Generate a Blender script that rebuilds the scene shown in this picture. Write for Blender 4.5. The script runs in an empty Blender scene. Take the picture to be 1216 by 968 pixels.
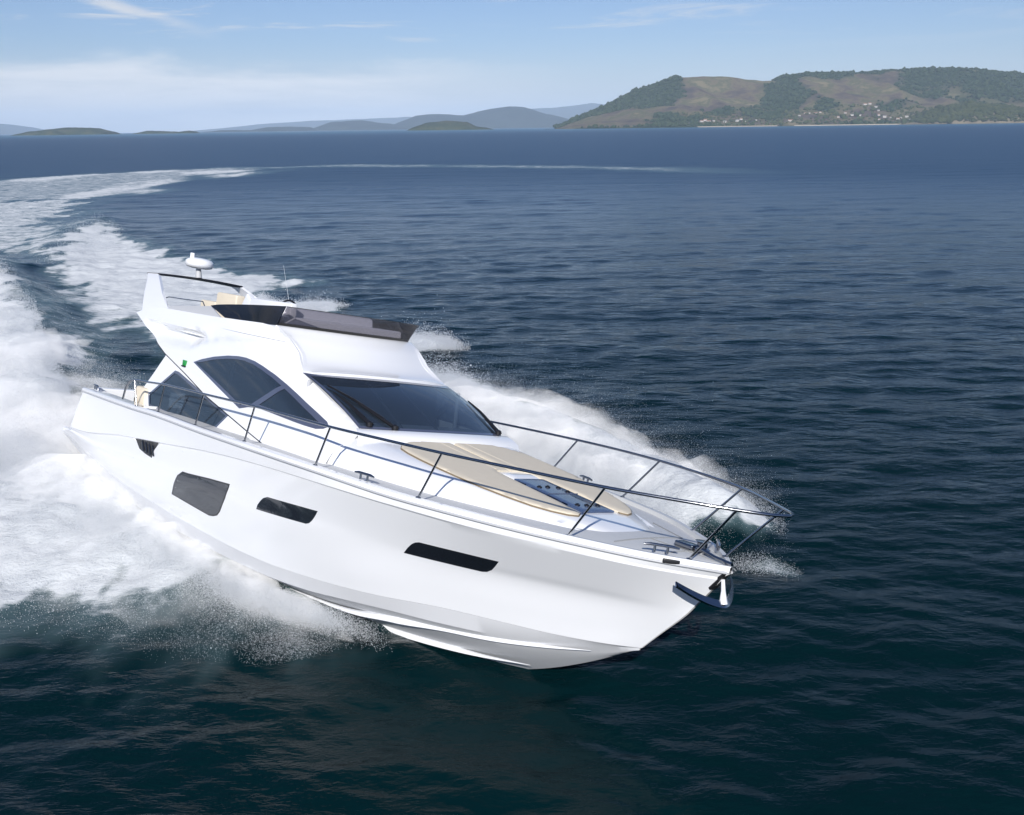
import bpy, bmesh, math, random
import numpy as np
from mathutils import Vector, Matrix
from mathutils.geometry import delaunay_2d_cdt
from mathutils.bvhtree import BVHTree

scene = bpy.context.scene
COL = scene.collection
random.seed(7)
RNG = np.random.default_rng(11)

# ------------------------------------------------------------------ camera
CAM_H = 6.9
cam_data = bpy.data.cameras.new("camera")
cam_data.lens = 36.0 * 1149.94 / 1216.0
cam_data.sensor_width = 36.0
cam_data.clip_start = 0.1
cam_data.clip_end = 200000.0
camera = bpy.data.objects.new("camera", cam_data)
COL.objects.link(camera)
_r = Vector((0.99991345, -0.00365423, -0.0126391))
_u = Vector((0.01315676, 0.27772113, 0.96057164))
_b = Vector((0.0, -0.96065479, 0.27774517))
camera.matrix_world = Matrix(((_r.x, _u.x, _b.x, 0), (_r.y, _u.y, _b.y, 0), (_r.z, _u.z, _b.z, CAM_H), (0, 0, 0, 1)))
scene.camera = camera

# ------------------------------------------------------------------ sky and sun
SUN_ELEV = math.radians(35.0)
SUN_AZ = math.radians(184.0)        # compass bearing of the sun, +y is 0, clockwise
world = bpy.data.worlds.new("World")
scene.world = world
world.use_nodes = True
nt = world.node_tree
nt.nodes.clear()
wo = nt.nodes.new("ShaderNodeOutputWorld")
bg = nt.nodes.new("ShaderNodeBackground")
sky = nt.nodes.new("ShaderNodeTexSky")
sky.sky_type = 'NISHITA'
sky.sun_disc = False
sky.sun_elevation = SUN_ELEV
sky.sun_rotation = SUN_AZ
sky.altitude = 0.0
sky.air_density = 1.0
sky.dust_density = 0.4
sky.ozone_density = 3.0
bg.inputs[1].default_value = 0.08
# thin cirrus and a low bank of pale cloud, both functions of the direction in the sky
tc = nt.nodes.new("ShaderNodeTexCoord")
sep = nt.nodes.new("ShaderNodeSeparateXYZ")
nt.links.new(tc.outputs["Generated"], sep.inputs[0])


def wmath(op, a, b=None, clamp=False):
    n = nt.nodes.new("ShaderNodeMath")
    n.operation = op
    n.use_clamp = clamp
    for i, v in enumerate((a, b)):
        if v is None:
            continue
        if isinstance(v, (int, float)):
            n.inputs[i].default_value = v
        else:
            nt.links.new(v, n.inputs[i])
    return n.outputs[0]


def wramp(v, lo, hi, a=0.0, b=1.0):
    n = nt.nodes.new("ShaderNodeMapRange")
    n.interpolation_type = 'SMOOTHSTEP'
    nt.links.new(v, n.inputs[0])
    for i, x in enumerate((lo, hi, a, b)):
        n.inputs[i + 1].default_value = x
    return n.outputs[0]


def wnoise(vec, scale, detail, rough=0.55, dist=0.0):
    n = nt.nodes.new("ShaderNodeTexNoise")
    nt.links.new(vec, n.inputs["Vector"])
    n.inputs["Scale"].default_value = scale
    n.inputs["Detail"].default_value = detail
    n.inputs["Roughness"].default_value = rough
    n.inputs["Distortion"].default_value = dist
    return n.outputs[0]


def wmap(loc, rot, sc):
    n = nt.nodes.new("ShaderNodeMapping")
    nt.links.new(tc.outputs["Generated"], n.inputs[0])
    n.inputs["Location"].default_value = loc
    n.inputs["Rotation"].default_value = rot
    n.inputs["Scale"].default_value = sc
    return n.outputs[0]


def wmix(fac, a, b):
    n = nt.nodes.new("ShaderNodeMix")
    n.data_type = 'RGBA'
    nt.links.new(fac, n.inputs[0])
    for i, v in ((6, a), (7, b)):
        if isinstance(v, tuple):
            n.inputs[i].default_value = v
        else:
            nt.links.new(v, n.inputs[i])
    return n.outputs[2]


zc = sep.outputs[2]
xc = sep.outputs[0]
# veil: pale milky band low over the horizon, thicker to the left
veil = wmath('MULTIPLY', wramp(zc, 0.085, 0.0), wramp(xc, 0.40, -0.30, 0.5, 1.0))
# cloud bank with a ragged top, fading out to the right
bank_n = wnoise(wmap((0.3, 0.1, 0), (0, 0, 0), (1.6, 1.6, 7.0)), 3.2, 7.0, 0.6, 0.5)
bank_top = wmath('ADD', wmath('MULTIPLY', bank_n, 0.075), 0.030)
bank = wmath('MULTIPLY', wramp(wmath('SUBTRACT', bank_top, zc), -0.004, 0.022), wramp(xc, 0.10, -0.20))
bank = wmath('MULTIPLY', bank, wramp(wnoise(wmap((1.3, 0.7, 0), (0, 0, 0), (2.0, 2.0, 16.0)), 3.0, 6.0, 0.6, 0.3), 0.25, 0.62, 0.35, 1.0))
wisp_n = wnoise(wmap((1.7, 0.4, 0.2), (0.0, 0.32, 0.0), (2.0, 2.0, 26.0)), 2.3, 8.0, 0.66, 0.9)
wisp = wmath('MULTIPLY', wramp(wisp_n, 0.50, 0.68), wmath('MULTIPLY', wramp(zc, 0.06, 0.10), wramp(zc, 0.35, 0.16)))
wisp = wmath('MULTIPLY', wisp, wramp(xc, 0.40, -0.25, 0.35, 1.0))
# one long slanting streak high on the left
al = wmath('SUBTRACT', wmath('MULTIPLY', wmath('ADD', xc, 0.40), 0.957), wmath('MULTIPLY', wmath('SUBTRACT', zc, 0.124), 0.287))
pp = wmath('ADD', wmath('MULTIPLY', wmath('ADD', xc, 0.40), 0.287), wmath('MULTIPLY', wmath('SUBTRACT', zc, 0.124), 0.957))
sn = wnoise(wmap((0.2, 0.9, 0.1), (0.0, 0.3, 0.0), (3.0, 3.0, 30.0)), 3.0, 7.0, 0.65, 0.6)
pp = wmath('ABSOLUTE', wmath('ADD', pp, wmath('MULTIPLY', wmath('SUBTRACT', sn, 0.5), 0.012)))
streak = wmath('MULTIPLY', wramp(pp, 0.0075, 0.0005), wmath('MULTIPLY', wramp(al, -0.01, 0.04), wramp(al, 0.15, 0.06)))
streak = wmath('MULTIPLY', streak, wramp(sn, 0.3, 0.6, 0.5, 1.0))
wisp = wmath('MAXIMUM', wisp, streak)
tint = nt.nodes.new("ShaderNodeMix")
tint.data_type = 'RGBA'
tint.blend_type = 'MULTIPLY'
tint.inputs[0].default_value = 1.0
nt.links.new(sky.outputs[0], tint.inputs[6])
tint.inputs[7].default_value = (0.72, 0.78, 0.98, 1)
c1 = wmix(wmath('MULTIPLY', veil, 0.85), tint.outputs[2], (6.6, 7.0, 7.9, 1))
c2 = wmix(wmath('MULTIPLY', bank, 0.9), c1, (9.2, 9.4, 9.7, 1))
c3 = wmix(wisp, c2, (7.8, 8.0, 8.4, 1))
nt.links.new(c3, bg.inputs[0])
nt.links.new(bg.outputs[0], wo.inputs[0])

sun_data = bpy.data.lights.new("sun", 'SUN')
sun_data.energy = 4.0
sun_data.angle = math.radians(0.53)
sun_data.color = (1.0, 0.96, 0.90)
sun = bpy.data.objects.new("sun", sun_data)
COL.objects.link(sun)
_sd = Vector((math.sin(SUN_AZ) * math.cos(SUN_ELEV), math.cos(SUN_AZ) * math.cos(SUN_ELEV), math.sin(SUN_ELEV)))
sun.rotation_euler = _sd.to_track_quat('Z', 'Y').to_euler()
sun.location = _sd * 60

scene.view_settings.view_transform = 'Standard'
scene.view_settings.look = 'None'
scene.view_settings.exposure = 0.25
scene.view_settings.gamma = 1.0
scene.render.engine = 'CYCLES'
scene.cycles.max_bounces = 10
scene.cycles.diffuse_bounces = 4
scene.cycles.glossy_bounces = 4
scene.cycles.transparent_max_bounces = 12
scene.cycles.volume_bounces = 6

# ------------------------------------------------------------------ helpers


def tag(o, label=None, cat=None, group=None, kind=None):
    if label: o["label"] = label
    if cat: o["category"] = cat
    if group: o["group"] = group
    if kind: o["kind"] = kind
    return o


def mat(name, color, rough=0.5, metal=0.0, spec=0.5, coat=0.0, noise=None, bump=None):
    m = bpy.data.materials.new(name)
    m.use_nodes = True
    b = m.node_tree.nodes["Principled BSDF"]
    b.inputs["Base Color"].default_value = (*color, 1)
    b.inputs["Roughness"].default_value = rough
    b.inputs["Metallic"].default_value = metal
    b.inputs["Specular IOR Level"].default_value = spec
    b.inputs["Coat Weight"].default_value = coat
    b.inputs["Coat Roughness"].default_value = 0.04
    n = m.node_tree
    t = n.nodes.new("ShaderNodeTexCoord")
    if noise:
        sc, amt = noise
        x = n.nodes.new("ShaderNodeTexNoise")
        x.inputs["Scale"].default_value = sc
        x.inputs["Detail"].default_value = 5
        n.links.new(t.outputs["Object"], x.inputs["Vector"])
        r = n.nodes.new("ShaderNodeMix")
        r.data_type = 'RGBA'
        r.inputs[6].default_value = (*[c * (1 - amt) for c in color], 1)
        r.inputs[7].default_value = (*[min(1, c * (1 + amt)) for c in color], 1)
        n.links.new(x.outputs[0], r.inputs[0])
        n.links.new(r.outputs[2], b.inputs["Base Color"])
    if bump:
        sc, st = bump
        x = n.nodes.new("ShaderNodeTexNoise")
        x.inputs["Scale"].default_value = sc
        x.inputs["Detail"].default_value = 3
        n.links.new(t.outputs["Object"], x.inputs["Vector"])
        bp = n.nodes.new("ShaderNodeBump")
        bp.inputs["Strength"].default_value = st
        bp.inputs["Distance"].default_value = 0.01
        n.links.new(x.outputs[0], bp.inputs["Height"])
        n.links.new(bp.outputs[0], b.inputs["Normal"])
    return m


def mesh_obj(name, verts, faces, m, parent=None, smooth=30.0):
    me = bpy.data.meshes.new(name)
    me.from_pydata([tuple(map(float, v)) for v in verts], [], [tuple(map(int, f)) for f in faces])
    me.validate()
    if m: me.materials.append(m)
    bm = bmesh.new()
    bm.from_mesh(me)
    bmesh.ops.remove_doubles(bm, verts=bm.verts, dist=1e-5)
    bmesh.ops.recalc_face_normals(bm, faces=bm.faces)
    bm.to_mesh(me)
    bm.free()
    if smooth:
        me.shade_smooth()
        me.set_sharp_from_angle(angle=math.radians(smooth))
    o = bpy.data.objects.new(name, me)
    COL.objects.link(o)
    if parent: o.parent = parent
    return o


class MB:
    """collects verts and faces for one mesh"""
    def __init__(s):
        s.v, s.f = [], []

    def add(s, v, f):
        k = len(s.v)
        s.v += [tuple(p) for p in v]
        s.f += [tuple(i + k for i in q) for q in f]
        return s

    def box(s, c, size, R=None, bev=0.0):
        bm = bmesh.new()
        bmesh.ops.create_cube(bm, size=1.0)
        for v in bm.verts:
            v.co = Vector((v.co.x * size[0], v.co.y * size[1], v.co.z * size[2]))
        if bev:
            bmesh.ops.bevel(bm, geom=list(bm.edges), offset=bev, segments=3, affect='EDGES', profile=0.6)
        if R is not None:
            for v in bm.verts: v.co = R @ v.co
        bm.verts.index_update()
        s.add([v.co + Vector(c) for v in bm.verts], [[v.index for v in f.verts] for f in bm.faces])
        bm.free()
        return s

    def tube(s, pts, r, n=10, closed=False, caps=True):
        P = [Vector(p) for p in pts]
        rs = r if isinstance(r, (list, tuple)) else [r] * len(P)
        rings = []
        up = Vector((0.13, 0.21, 0.97)).normalized()
        for i, p in enumerate(P):
            a = P[(i - 1) % len(P)] if (i > 0 or closed) else p
            b = P[(i + 1) % len(P)] if (i < len(P) - 1 or closed) else p
            t = (b - a).normalized()
            if abs(t.dot(up)) > 0.97: up = Vector((0.97, 0.1, 0.2)).normalized()
            x = t.cross(up).normalized()
            y = t.cross(x).normalized()
            rings.append([p + (x * math.cos(k * 2 * math.pi / n) + y * math.sin(k * 2 * math.pi / n)) * rs[i] for k in range(n)])
        v = [q for g in rings for q in g]
        f = []
        m = len(rings)
        for i in range(m if closed else m - 1):
            j = (i + 1) % m
            for k in range(n):
                f.append((i * n + k, i * n + (k + 1) % n, j * n + (k + 1) % n, j * n + k))
        if caps and not closed:
            f.append(tuple(range(n)))
            f.append(tuple(reversed(range((m - 1) * n, m * n))))
        return s.add(v, f)

    def lathe(s, prof, c=(0, 0, 0), n=24, R=None):
        v, f = [], []
        for r, z in prof:
            for k in range(n):
                p = Vector((r * math.cos(2 * math.pi * k / n), r * math.sin(2 * math.pi * k / n), z))
                if R is not None: p = R @ p
                v.append(p + Vector(c))
        for i in range(len(prof) - 1):
            for k in range(n):
                f.append((i * n + k, i * n + (k + 1) % n, (i + 1) * n + (k + 1) % n, (i + 1) * n + k))
        f.append(tuple(reversed(range(n))))
        f.append(tuple(range((len(prof) - 1) * n, len(prof) * n)))
        return s.add(v, f)

    def build(s, name, m, parent=None, smooth=30.0):
        return mesh_obj(name, s.v, s.f, m, parent, smooth)


def catmull(pts, n=12, closed=False):
    P = np.array(pts, float)
    out = []
    m = len(P)
    for i in range(m if closed else m - 1):
        p0 = P[(i - 1) % m] if (i > 0 or closed) else 2 * P[0] - P[1]
        p1, p2 = P[i], P[(i + 1) % m]
        p3 = P[(i + 2) % m] if (i < m - 2 or closed) else 2 * P[-1] - P[-2]
        d1 = max(np.linalg.norm(p1 - p0), 1e-9) ** .5
        d2 = max(np.linalg.norm(p2 - p1), 1e-9) ** .5
        d3 = max(np.linalg.norm(p3 - p2), 1e-9) ** .5
        t0, t1 = 0, d1
        t2, t3 = d1 + d2, d1 + d2 + d3
        for k in range(n):
            t = t1 + (t2 - t1) * k / n
            A1 = (t1 - t) / (t1 - t0) * p0 + (t - t0) / (t1 - t0) * p1
            A2 = (t2 - t) / (t2 - t1) * p1 + (t - t1) / (t2 - t1) * p2
            A3 = (t3 - t) / (t3 - t2) * p2 + (t - t2) / (t3 - t2) * p3
            B1 = (t2 - t) / (t2 - t0) * A1 + (t - t0) / (t2 - t0) * A2
            B2 = (t3 - t) / (t3 - t1) * A2 + (t - t1) / (t3 - t1) * A3
            out.append((t2 - t) / (t2 - t1) * B1 + (t - t1) / (t2 - t1) * B2)
    if not closed: out.append(P[-1])
    return np.array(out)


def loft(lines, closed=False):
    """quads between successive polylines with equal counts"""
    n = len(lines[0])
    v = [tuple(p) for l in lines for p in l]
    f = []
    L = len(lines)
    for i in range(L if closed else L - 1):
        j = (i + 1) % L
        for k in range(n - 1):
            f.append((i * n + k, i * n + k + 1, j * n + k + 1, j * n + k))
    return v, f


def inside(poly, p):
    x, y = p
    r = False
    n = len(poly)
    for i in range(n):
        x1, y1 = poly[i]
        x2, y2 = poly[i - 1]
        if (y1 > y) != (y2 > y) and x < (x2 - x1) * (y - y1) / (y2 - y1) + x1:
            r = not r
    return r


def densify(poly, step):
    out = []
    for i in range(len(poly)):
        a = np.array(poly[i])
        b = np.array(poly[(i + 1) % len(poly)])
        k = max(1, int(np.linalg.norm(b - a) / step))
        out += [tuple(a + (b - a) * j / k) for j in range(k)]
    return out


def shrink(poly, d):
    """offset a closed 2-D outline inwards"""
    P = np.array(poly)
    area = 0.5 * np.sum(P[:, 0] * np.roll(P[:, 1], -1) - np.roll(P[:, 0], -1) * P[:, 1])
    sgn = 1 if area > 0 else -1
    out = []
    for i in range(len(P)):
        e1 = P[i] - P[i - 1]
        e2 = P[(i + 1) % len(P)] - P[i]
        n1 = sgn * np.array((-e1[1], e1[0])) / (np.linalg.norm(e1) + 1e-9)
        n2 = sgn * np.array((-e2[1], e2[0])) / (np.linalg.norm(e2) + 1e-9)
        m = n1 + n2
        m /= max(np.linalg.norm(m), 0.3)
        out.append(tuple(P[i] + m * d / max(0.55, m @ n1)))
    return out


def panel(poly, surf, off, thick, holes=(), step=0.1, side=-1):
    """sheet with thickness following y = side*surf(x, z) inside an x-z outline"""
    rings = [densify(poly, step)] + [densify(h, step) for h in holes]
    v2, edges = [], []
    for r in rings:
        k = len(v2)
        v2 += r
        edges += [(k + i, k + (i + 1) % len(r)) for i in range(len(r))]
    A = np.array(poly)
    for x in np.arange(A[:, 0].min() + step / 2, A[:, 0].max(), step):
        for z in np.arange(A[:, 1].min() + step / 2, A[:, 1].max(), step):
            if inside(poly, (x, z)) and not any(inside(h, (x, z)) for h in holes):
                v2.append((x, z))
    vv, ee, ff, *_ = delaunay_2d_cdt([Vector(p) for p in v2], edges, [], 0, 1e-6)
    F = []
    for f in ff:
        c = sum((vv[i] for i in f), Vector((0, 0))) / len(f)
        if inside(poly, c) and not any(inside(h, c) for h in holes):
            F.append(tuple(f))
    cnt = {}
    for f in F:
        for i in range(len(f)):
            cnt.setdefault(frozenset((f[i], f[(i + 1) % len(f)])), []).append((f[i], f[(i + 1) % len(f)]))
    n = len(vv)
    V = [(p[0], side * (surf(p[0], p[1]) + off), p[1]) for p in vv] + [(p[0], side * (surf(p[0], p[1]) + off - thick), p[1]) for p in vv]
    G = list(F) + [tuple(i + n for i in reversed(f)) for f in F]
    for e in cnt.values():
        if len(e) == 1:
            a, b = e[0]
            G.append((b, a, a + n, b + n))
    return V, G
# ------------------------------------------------------------------ materials of the yacht
M = {}
M['gel'] = mat('white_gelcoat', (0.87, 0.88, 0.90), 0.12, coat=0.35, noise=(0.7, 0.02))
M['gel_low'] = mat('grey_bottom_paint', (0.66, 0.67, 0.69), 0.35, noise=(2.0, 0.05))
M['deck'] = mat('deck_nonskid', (0.66, 0.67, 0.67), 0.6, noise=(6, 0.03), bump=(120, 0.4))
M['seam'] = mat('deck_seam', (0.28, 0.29, 0.30), 0.6)
M['steel'] = mat('polished_steel', (0.33, 0.34, 0.36), 0.12, metal=1.0)
M['black'] = mat('black_rubber', (0.012, 0.012, 0.014), 0.35)
M['frame'] = mat('window_edge_band', (0.085, 0.10, 0.155), 0.12, coat=0.6)  # blue-grey of sky reflected in the glass edge, painted into the colour
M['hullglass'] = mat('dark_hull_glass', (0.012, 0.014, 0.020), 0.03, spec=0.8, coat=0.5)
M['pad'] = mat('beige_cushion', (0.76, 0.68, 0.54), 0.75, noise=(9, 0.05), bump=(60, 0.25))
M['pad_seam'] = mat('cushion_piping', (0.22, 0.17, 0.11), 0.7)
M['lining'] = mat('cabin_lining', (0.030, 0.036, 0.046), 0.7)
M['dash'] = mat('dark_dashboard', (0.05, 0.055, 0.07), 0.5)
M['green'] = mat('green_navigation_lens', (0.02, 0.30, 0.06), 0.2)
M['grey'] = mat('light_grey_liner', (0.50, 0.51, 0.53), 0.4)


def glass(name, tint, transp, rough=0.02, base=(0.02, 0.03, 0.045)):
    m = bpy.data.materials.new(name)
    m.use_nodes = True
    n = m.node_tree
    p = n.nodes["Principled BSDF"]
    p.inputs["Base Color"].default_value = (*base, 1)
    p.inputs["Roughness"].default_value = rough
    p.inputs["Specular IOR Level"].default_value = 0.9
    p.inputs["Coat Weight"].default_value = 0.6
    p.inputs["Coat Roughness"].default_value = 0.02
    t = n.nodes.new("ShaderNodeBsdfTransparent")
    t.inputs[0].default_value = (*tint, 1)
    mx = n.nodes.new("ShaderNodeMixShader")
    mx.inputs[0].default_value = transp
    out = n.nodes["Material Output"]
    n.links.new(p.outputs[0], mx.inputs[1])
    n.links.new(t.outputs[0], mx.inputs[2])
    n.links.new(mx.outputs[0], out.inputs[0])
    return m


M['glass'] = glass('tinted_cabin_glass', (0.55, 0.65, 0.75), 0.35, base=(.035, .05, .07))
M['smoke'] = glass('smoked_screen', (0.62, 0.61, 0.66), 0.72, base=(0.05, 0.05, 0.06))
M['smoke_dark'] = glass('dark_smoked_screen', (0.10, 0.11, 0.16), 0.6, base=(0.006, 0.007, 0.018))
M['hatchglass'] = glass('blue_hatch_glass', (0.45, 0.55, 0.75), 0.35, base=(0.10, 0.15, 0.27))

# ------------------------------------------------------------------ yacht: root
yacht = bpy.data.objects.new("motor_yacht", None)
COL.objects.link(yacht)
yacht.matrix_world = Matrix(((0.64953, 0.74198, 0.16607, -6.20325), (-0.75926, 0.62132, 0.19362, 19.6774),
                             (0.04048, -0.25185, 0.96692, 1.7264), (0, 0, 0, 1)))
tag(yacht, 'white flybridge motor yacht speeding through a banked turn', 'yacht')
Y = yacht


def smoothstep(a, b, x):
    t = min(1.0, max(0.0, (x - a) / (b - a)))
    return t * t * (3 - 2 * t)


def pline(ctrl, n=90, x0=None, x1=None, power=1.0):
    """sample a control polyline (x, y, z), x ascending, at n stations"""
    D = catmull(ctrl, 16)
    x0 = D[0, 0] if x0 is None else x0
    x1 = D[-1, 0] if x1 is None else x1
    s = np.linspace(0, 1, n)
    s = 1 - (1 - s) ** 1.5              # more stations near the stem
    xs = x0 + (x1 - x0) * s
    return np.stack([xs, np.interp(xs, D[:, 0], D[:, 1]), np.interp(xs, D[:, 0], D[:, 2])], 1)


SHEER = [(-1.4, 2.23, -.38), (1.4, 2.29, -.27), (2.85, 2.32, -.19), (4.45, 2.34, -.14), (6.2, 2.35, -.07), (8, 2.26, -.02), (9.5, 2.03, -.02),
         (10.3, 1.81, -.01), (11.14, 1.52, 0), (11.82, 1.16, 0), (12.5, .73, 0), (12.9, .38, 0), (13.2, .02, -.01)]
CREASE = [(-2.0, 2.19, -1.30), (-.89, 2.215, -1.20), (.97, 2.255, -.91), (1.89, 2.28, -.8), (2.98, 2.30, -.67), (4.59, 2.32, -.47),
          (5.66, 2.325, -.36), (6.9, 2.29, -.27), (8.54, 2.17, -.20), (9.49, 2.0, -.18), (10.93, 1.57, -.16), (11.79, 1.14, -.14),
          (12.45, .71, -.14), (12.85, .345, -.14), (13.12, .02, -.14)]
MID = [(-2.3, 2.10, -1.42), (0, 2.17, -1.38), (2, 2.205, -1.25), (5, 2.215, -1.05), (7, 2.11, -.95), (8.5, 1.86, -.88), (9.83, 1.48, -.82),
       (11.0, .98, -.76), (12.0, .45, -.72), (12.4, .22, -.71), (12.72, .02, -.70)]
TOP2 = [(-2.8, 2.03, -1.50), (0, 2.11, -1.62), (3, 2.14, -1.62), (5, 2.11, -1.54), (6.17, 2.05, -1.48), (7.41, 1.90, -1.42), (8.73, 1.64, -1.34), (9.83, 1.29, -1.22),
        (10.67, .94, -1.16), (11.4, .58, -1.11), (12.0, .25, -1.07), (12.40, .015, -1.04)]
TL = [(-3.1, 1.97, -1.58), (0, 2.02, -1.83), (3, 2.05, -1.86), (6.17, 1.96, -1.80), (7.41, 1.79, -1.73), (8.73, 1.53, -1.60), (9.83, 1.18, -1.46),
      (10.67, .82, -1.41), (11.23, .54, -1.385), (11.82, .23, -1.33), (12.18, .012, -1.28)]
CH = [(-3.2, 1.90, -1.68), (0, 1.94, -2.12), (3, 1.96, -2.14), (6.1, 1.88, -2.03), (7.36, 1.72, -1.95), (8.11, 1.58, -1.86), (8.96, 1.38, -1.76), (9.81, 1.10, -1.69),
      (10.54, .79, -1.62), (11.2, .47, -1.51), (11.79, .17, -1.38), (12.16, .01, -1.285)]
KEEL = [(-3.2, 0, -2.75), (3, 0, -2.82), (7.2, 0, -2.78), (8.9, 0, -2.62), (9.8, 0, -2.42), (10.6, 0, -2.13), (11.27, 0, -1.81), (11.8, 0, -1.51), (12.13, 0, -1.295)]

sh = pline(SHEER)
cr = pline(CREASE)
inner = sh.copy(); inner[:, 1] = np.maximum(inner[:, 1] - .10, 0.0); inner[:, 2] += .012
shm = sh.copy(); shm[:, 1] = np.maximum(shm[:, 1] - .025, 0); shm[:, 2] += .014
low = sh.copy(); low[:, 2] -= .055; low[:, 1] = np.maximum(low[:, 1] + .004, 0.01)
low2 = sh.copy(); low2[:, 2] -= .065; low2[:, 1] = np.maximum(low2[:, 1] - .018, 0.006)
crin = cr.copy(); crin[:, 1] = np.maximum(crin[:, 1] - .05 * np.clip((12.4 - cr[:, 0]) / 3, 0, 1) - .002, 0.005); crin[:, 2] -= .028
mid, top2, tl, ch, ke = map(pline, (MID, TOP2, TL, CH, KEEL))
m1 = crin * .62 + mid * .38; m1[:, 1] -= .035 * np.clip((11.5 - m1[:, 0]) / 4, 0, 1)
m2 = crin * .25 + mid * .75; m2[:, 1] -= .015 * np.clip((11.5 - m2[:, 0]) / 4, 0, 1)
m3 = mid * .5 + top2 * .5; m3[:, 1] -= .004
t3 = top2 * .4 + tl * .6; t3[:, 1] += .022 * np.clip((11.8 - t3[:, 0]) / 2, 0, 1)
bt1 = ch * .66 + ke * .34; bt1[:, 2] -= .03
bt2 = ch * .33 + ke * .67; bt2[:, 2] -= .025
side_rows = np.stack([catmull([crin[i], m2[i], mid[i], top2[i], tl[i]], 6) for i in range(len(tl))], 1)
top_lines = [inner, shm, sh, low, low2, cr] + list(side_rows)
hb = MB()
for s in (-1, 1):
    L = [l * [1, s, 1] for l in top_lines]
    hb.add(*loft(L))
# transom across the stern
edge = [l[0] for l in top_lines] + [ch[0], bt1[0], bt2[0], ke[0]]
tv = [tuple(e * [1, -1, 1]) for e in edge] + [tuple(e) for e in edge]
ne = len(edge)
hb.add(tv, [(i, i + 1, ne + i + 1, ne + i) for i in range(ne - 1)])
hull = hb.build('hull', M['gel'], Y, 15)
bb_ = MB()
for s in (-1, 1):
    bb_.add(*loft([l * [1, s, 1] for l in (tl * [1, .998, 1] - [0, 0, .002], ch, bt1, bt2, ke)]))
hull_bottom = bb_.build('hull_bottom', M['gel_low'], Y, 28)

dg = hull.data
hull_bvh = BVHTree.FromPolygons([v.co.copy() for v in dg.vertices], [tuple(p.vertices) for p in dg.polygons])


def hull_y(x, z):
    h = hull_bvh.ray_cast(Vector((x, -9, z)), Vector((0, 1, 0)))
    return -h[0].y if h[0] is not None else 2.0


# spray rails on the bottom panels
def strake(ctrl, s):
    D = catmull(ctrl, 10)
    L = []
    n = len(D)
    for k, p in enumerate(D):
        tt = k / (n - 1); e_ = min(1, tt / .35) * min(1, (1 - tt) / .6); w = 0.002 + .032 * e_
        h = 0.004 + .085 * e_
        L.append([(p[0], s * (p[1] - .05 * e_ - .004), p[2] + .02 * e_), (p[0], s * (p[1] + w), p[2] + .0), (p[0], s * (p[1] + w * .9), p[2] - h), (p[0], s * (p[1] - .09 * e_ - .006), p[2] - h * .75)])
    return loft([list(x) for x in zip(*L)], closed=True)


for s in (-1, 1):
    q = MB()
    q.add(*strake([(6.6, 1.50, -2.19), (8.04, 1.36, -2.06), (8.91, 1.20, -1.88), (9.66, 1.01, -1.76), (10.46, .745, -1.68), (11.11, .49, -1.58), (11.64, .275, -1.475)], s))
    q.build('spray_rail', M['gel'], Y, 35)
    q = MB()
    q.add(*strake([(6.2, .87, -2.52), (7.48, .82, -2.36), (8.34, .75, -2.28), (9.26, .635, -2.19), (9.95, .52, -2.11), (10.75, .355, -1.98)], s))
    q.build('spray_rail', M['gel'], Y, 35)

# bathing platform
q = MB()
q.box((-2.75, 0, -1.56), (1.0, 3.9, .13), bev=.04)
q.build('bathing_platform', M['gel'], Y)

# ------------------------------------------------------------------ deck
dk = []
xs_d = np.linspace(1.6, 13.12, 110)
D_ = catmull(SHEER, 16)
bsh = lambda x: np.interp(x, D_[:, 0], D_[:, 1])
zsh = lambda x: np.interp(x, D_[:, 0], D_[:, 2])
rows = []
for x in xs_d:
    b = max(bsh(x) - .10, .004)
    z = zsh(x)
    rows.append([(x, -b, z + .011), (x, -b, z - .045)] + [(x, b * t, z - .045 + .05 * (1 - t * t)) for t in np.linspace(-1, 1, 13)[1:-1]] + [(x, b, z - .045), (x, b, z + .011)])
v, f = loft(rows)
deck = mesh_obj('deck', v, f, M['deck'], Y, 35)
# cockpit well at the stern
q = MB()
ck = []
for x in np.linspace(-1.35, 1.6, 8):
    b = bsh(x) - .10
    ck.append([(x, -b, zsh(x) + .011), (x, -b + .22, zsh(x) + .0), (x, -b + .24, -.95), (x, b - .24, -.95), (x, b - .22, zsh(x)), (x, b, zsh(x) + .011)])
q.add(*loft(ck))
x = 1.6
q.add([(x, -2.1, -.25), (x, -2.1, -.95), (x, 2.1, -.95), (x, 2.1, -.25)], [(0, 1, 2, 3)])
q.build('cockpit', M['gel'], Y, 20)
q = MB()
q.box((-1.28, 0, -.64), (.22, 4.0, .62), bev=.05)
q.build('transom_bulwark', M['gel'], Y)
q = MB()
q.box((.75, -1.62, -.26), (.5, .5, .5), bev=.06)
q.box((.75, -1.62, -.52), (.7, .55, .10), bev=.03)
q.build('cockpit_seat', M['pad'], Y)
q = MB()
q.box((.45, -1.75, -.40), (.25, .12, .26), bev=.01)
q.build('cockpit_locker', M['black'], Y)

# foredeck hatch seams (thin raised lines), port and starboard lines of the anchor locker
q = MB()


def deck_z(x, y):
    b = max(bsh(x) - .10, .02)
    return zsh(x) - .045 + .05 * (1 - min(1, abs(y) / b) ** 2)


def deck_line(pts, r=.009):
    P = []
    for i in range(len(pts) - 1):
        for t in np.linspace(0, 1, 8)[:-1 if i < len(pts) - 2 else None]:
            x = pts[i][0] + (pts[i + 1][0] - pts[i][0]) * t
            y = pts[i][1] + (pts[i + 1][1] - pts[i][1]) * t
            P.append((x, y, deck_z(x, y) + .004))
    q.tube(P, r, 5)


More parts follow.
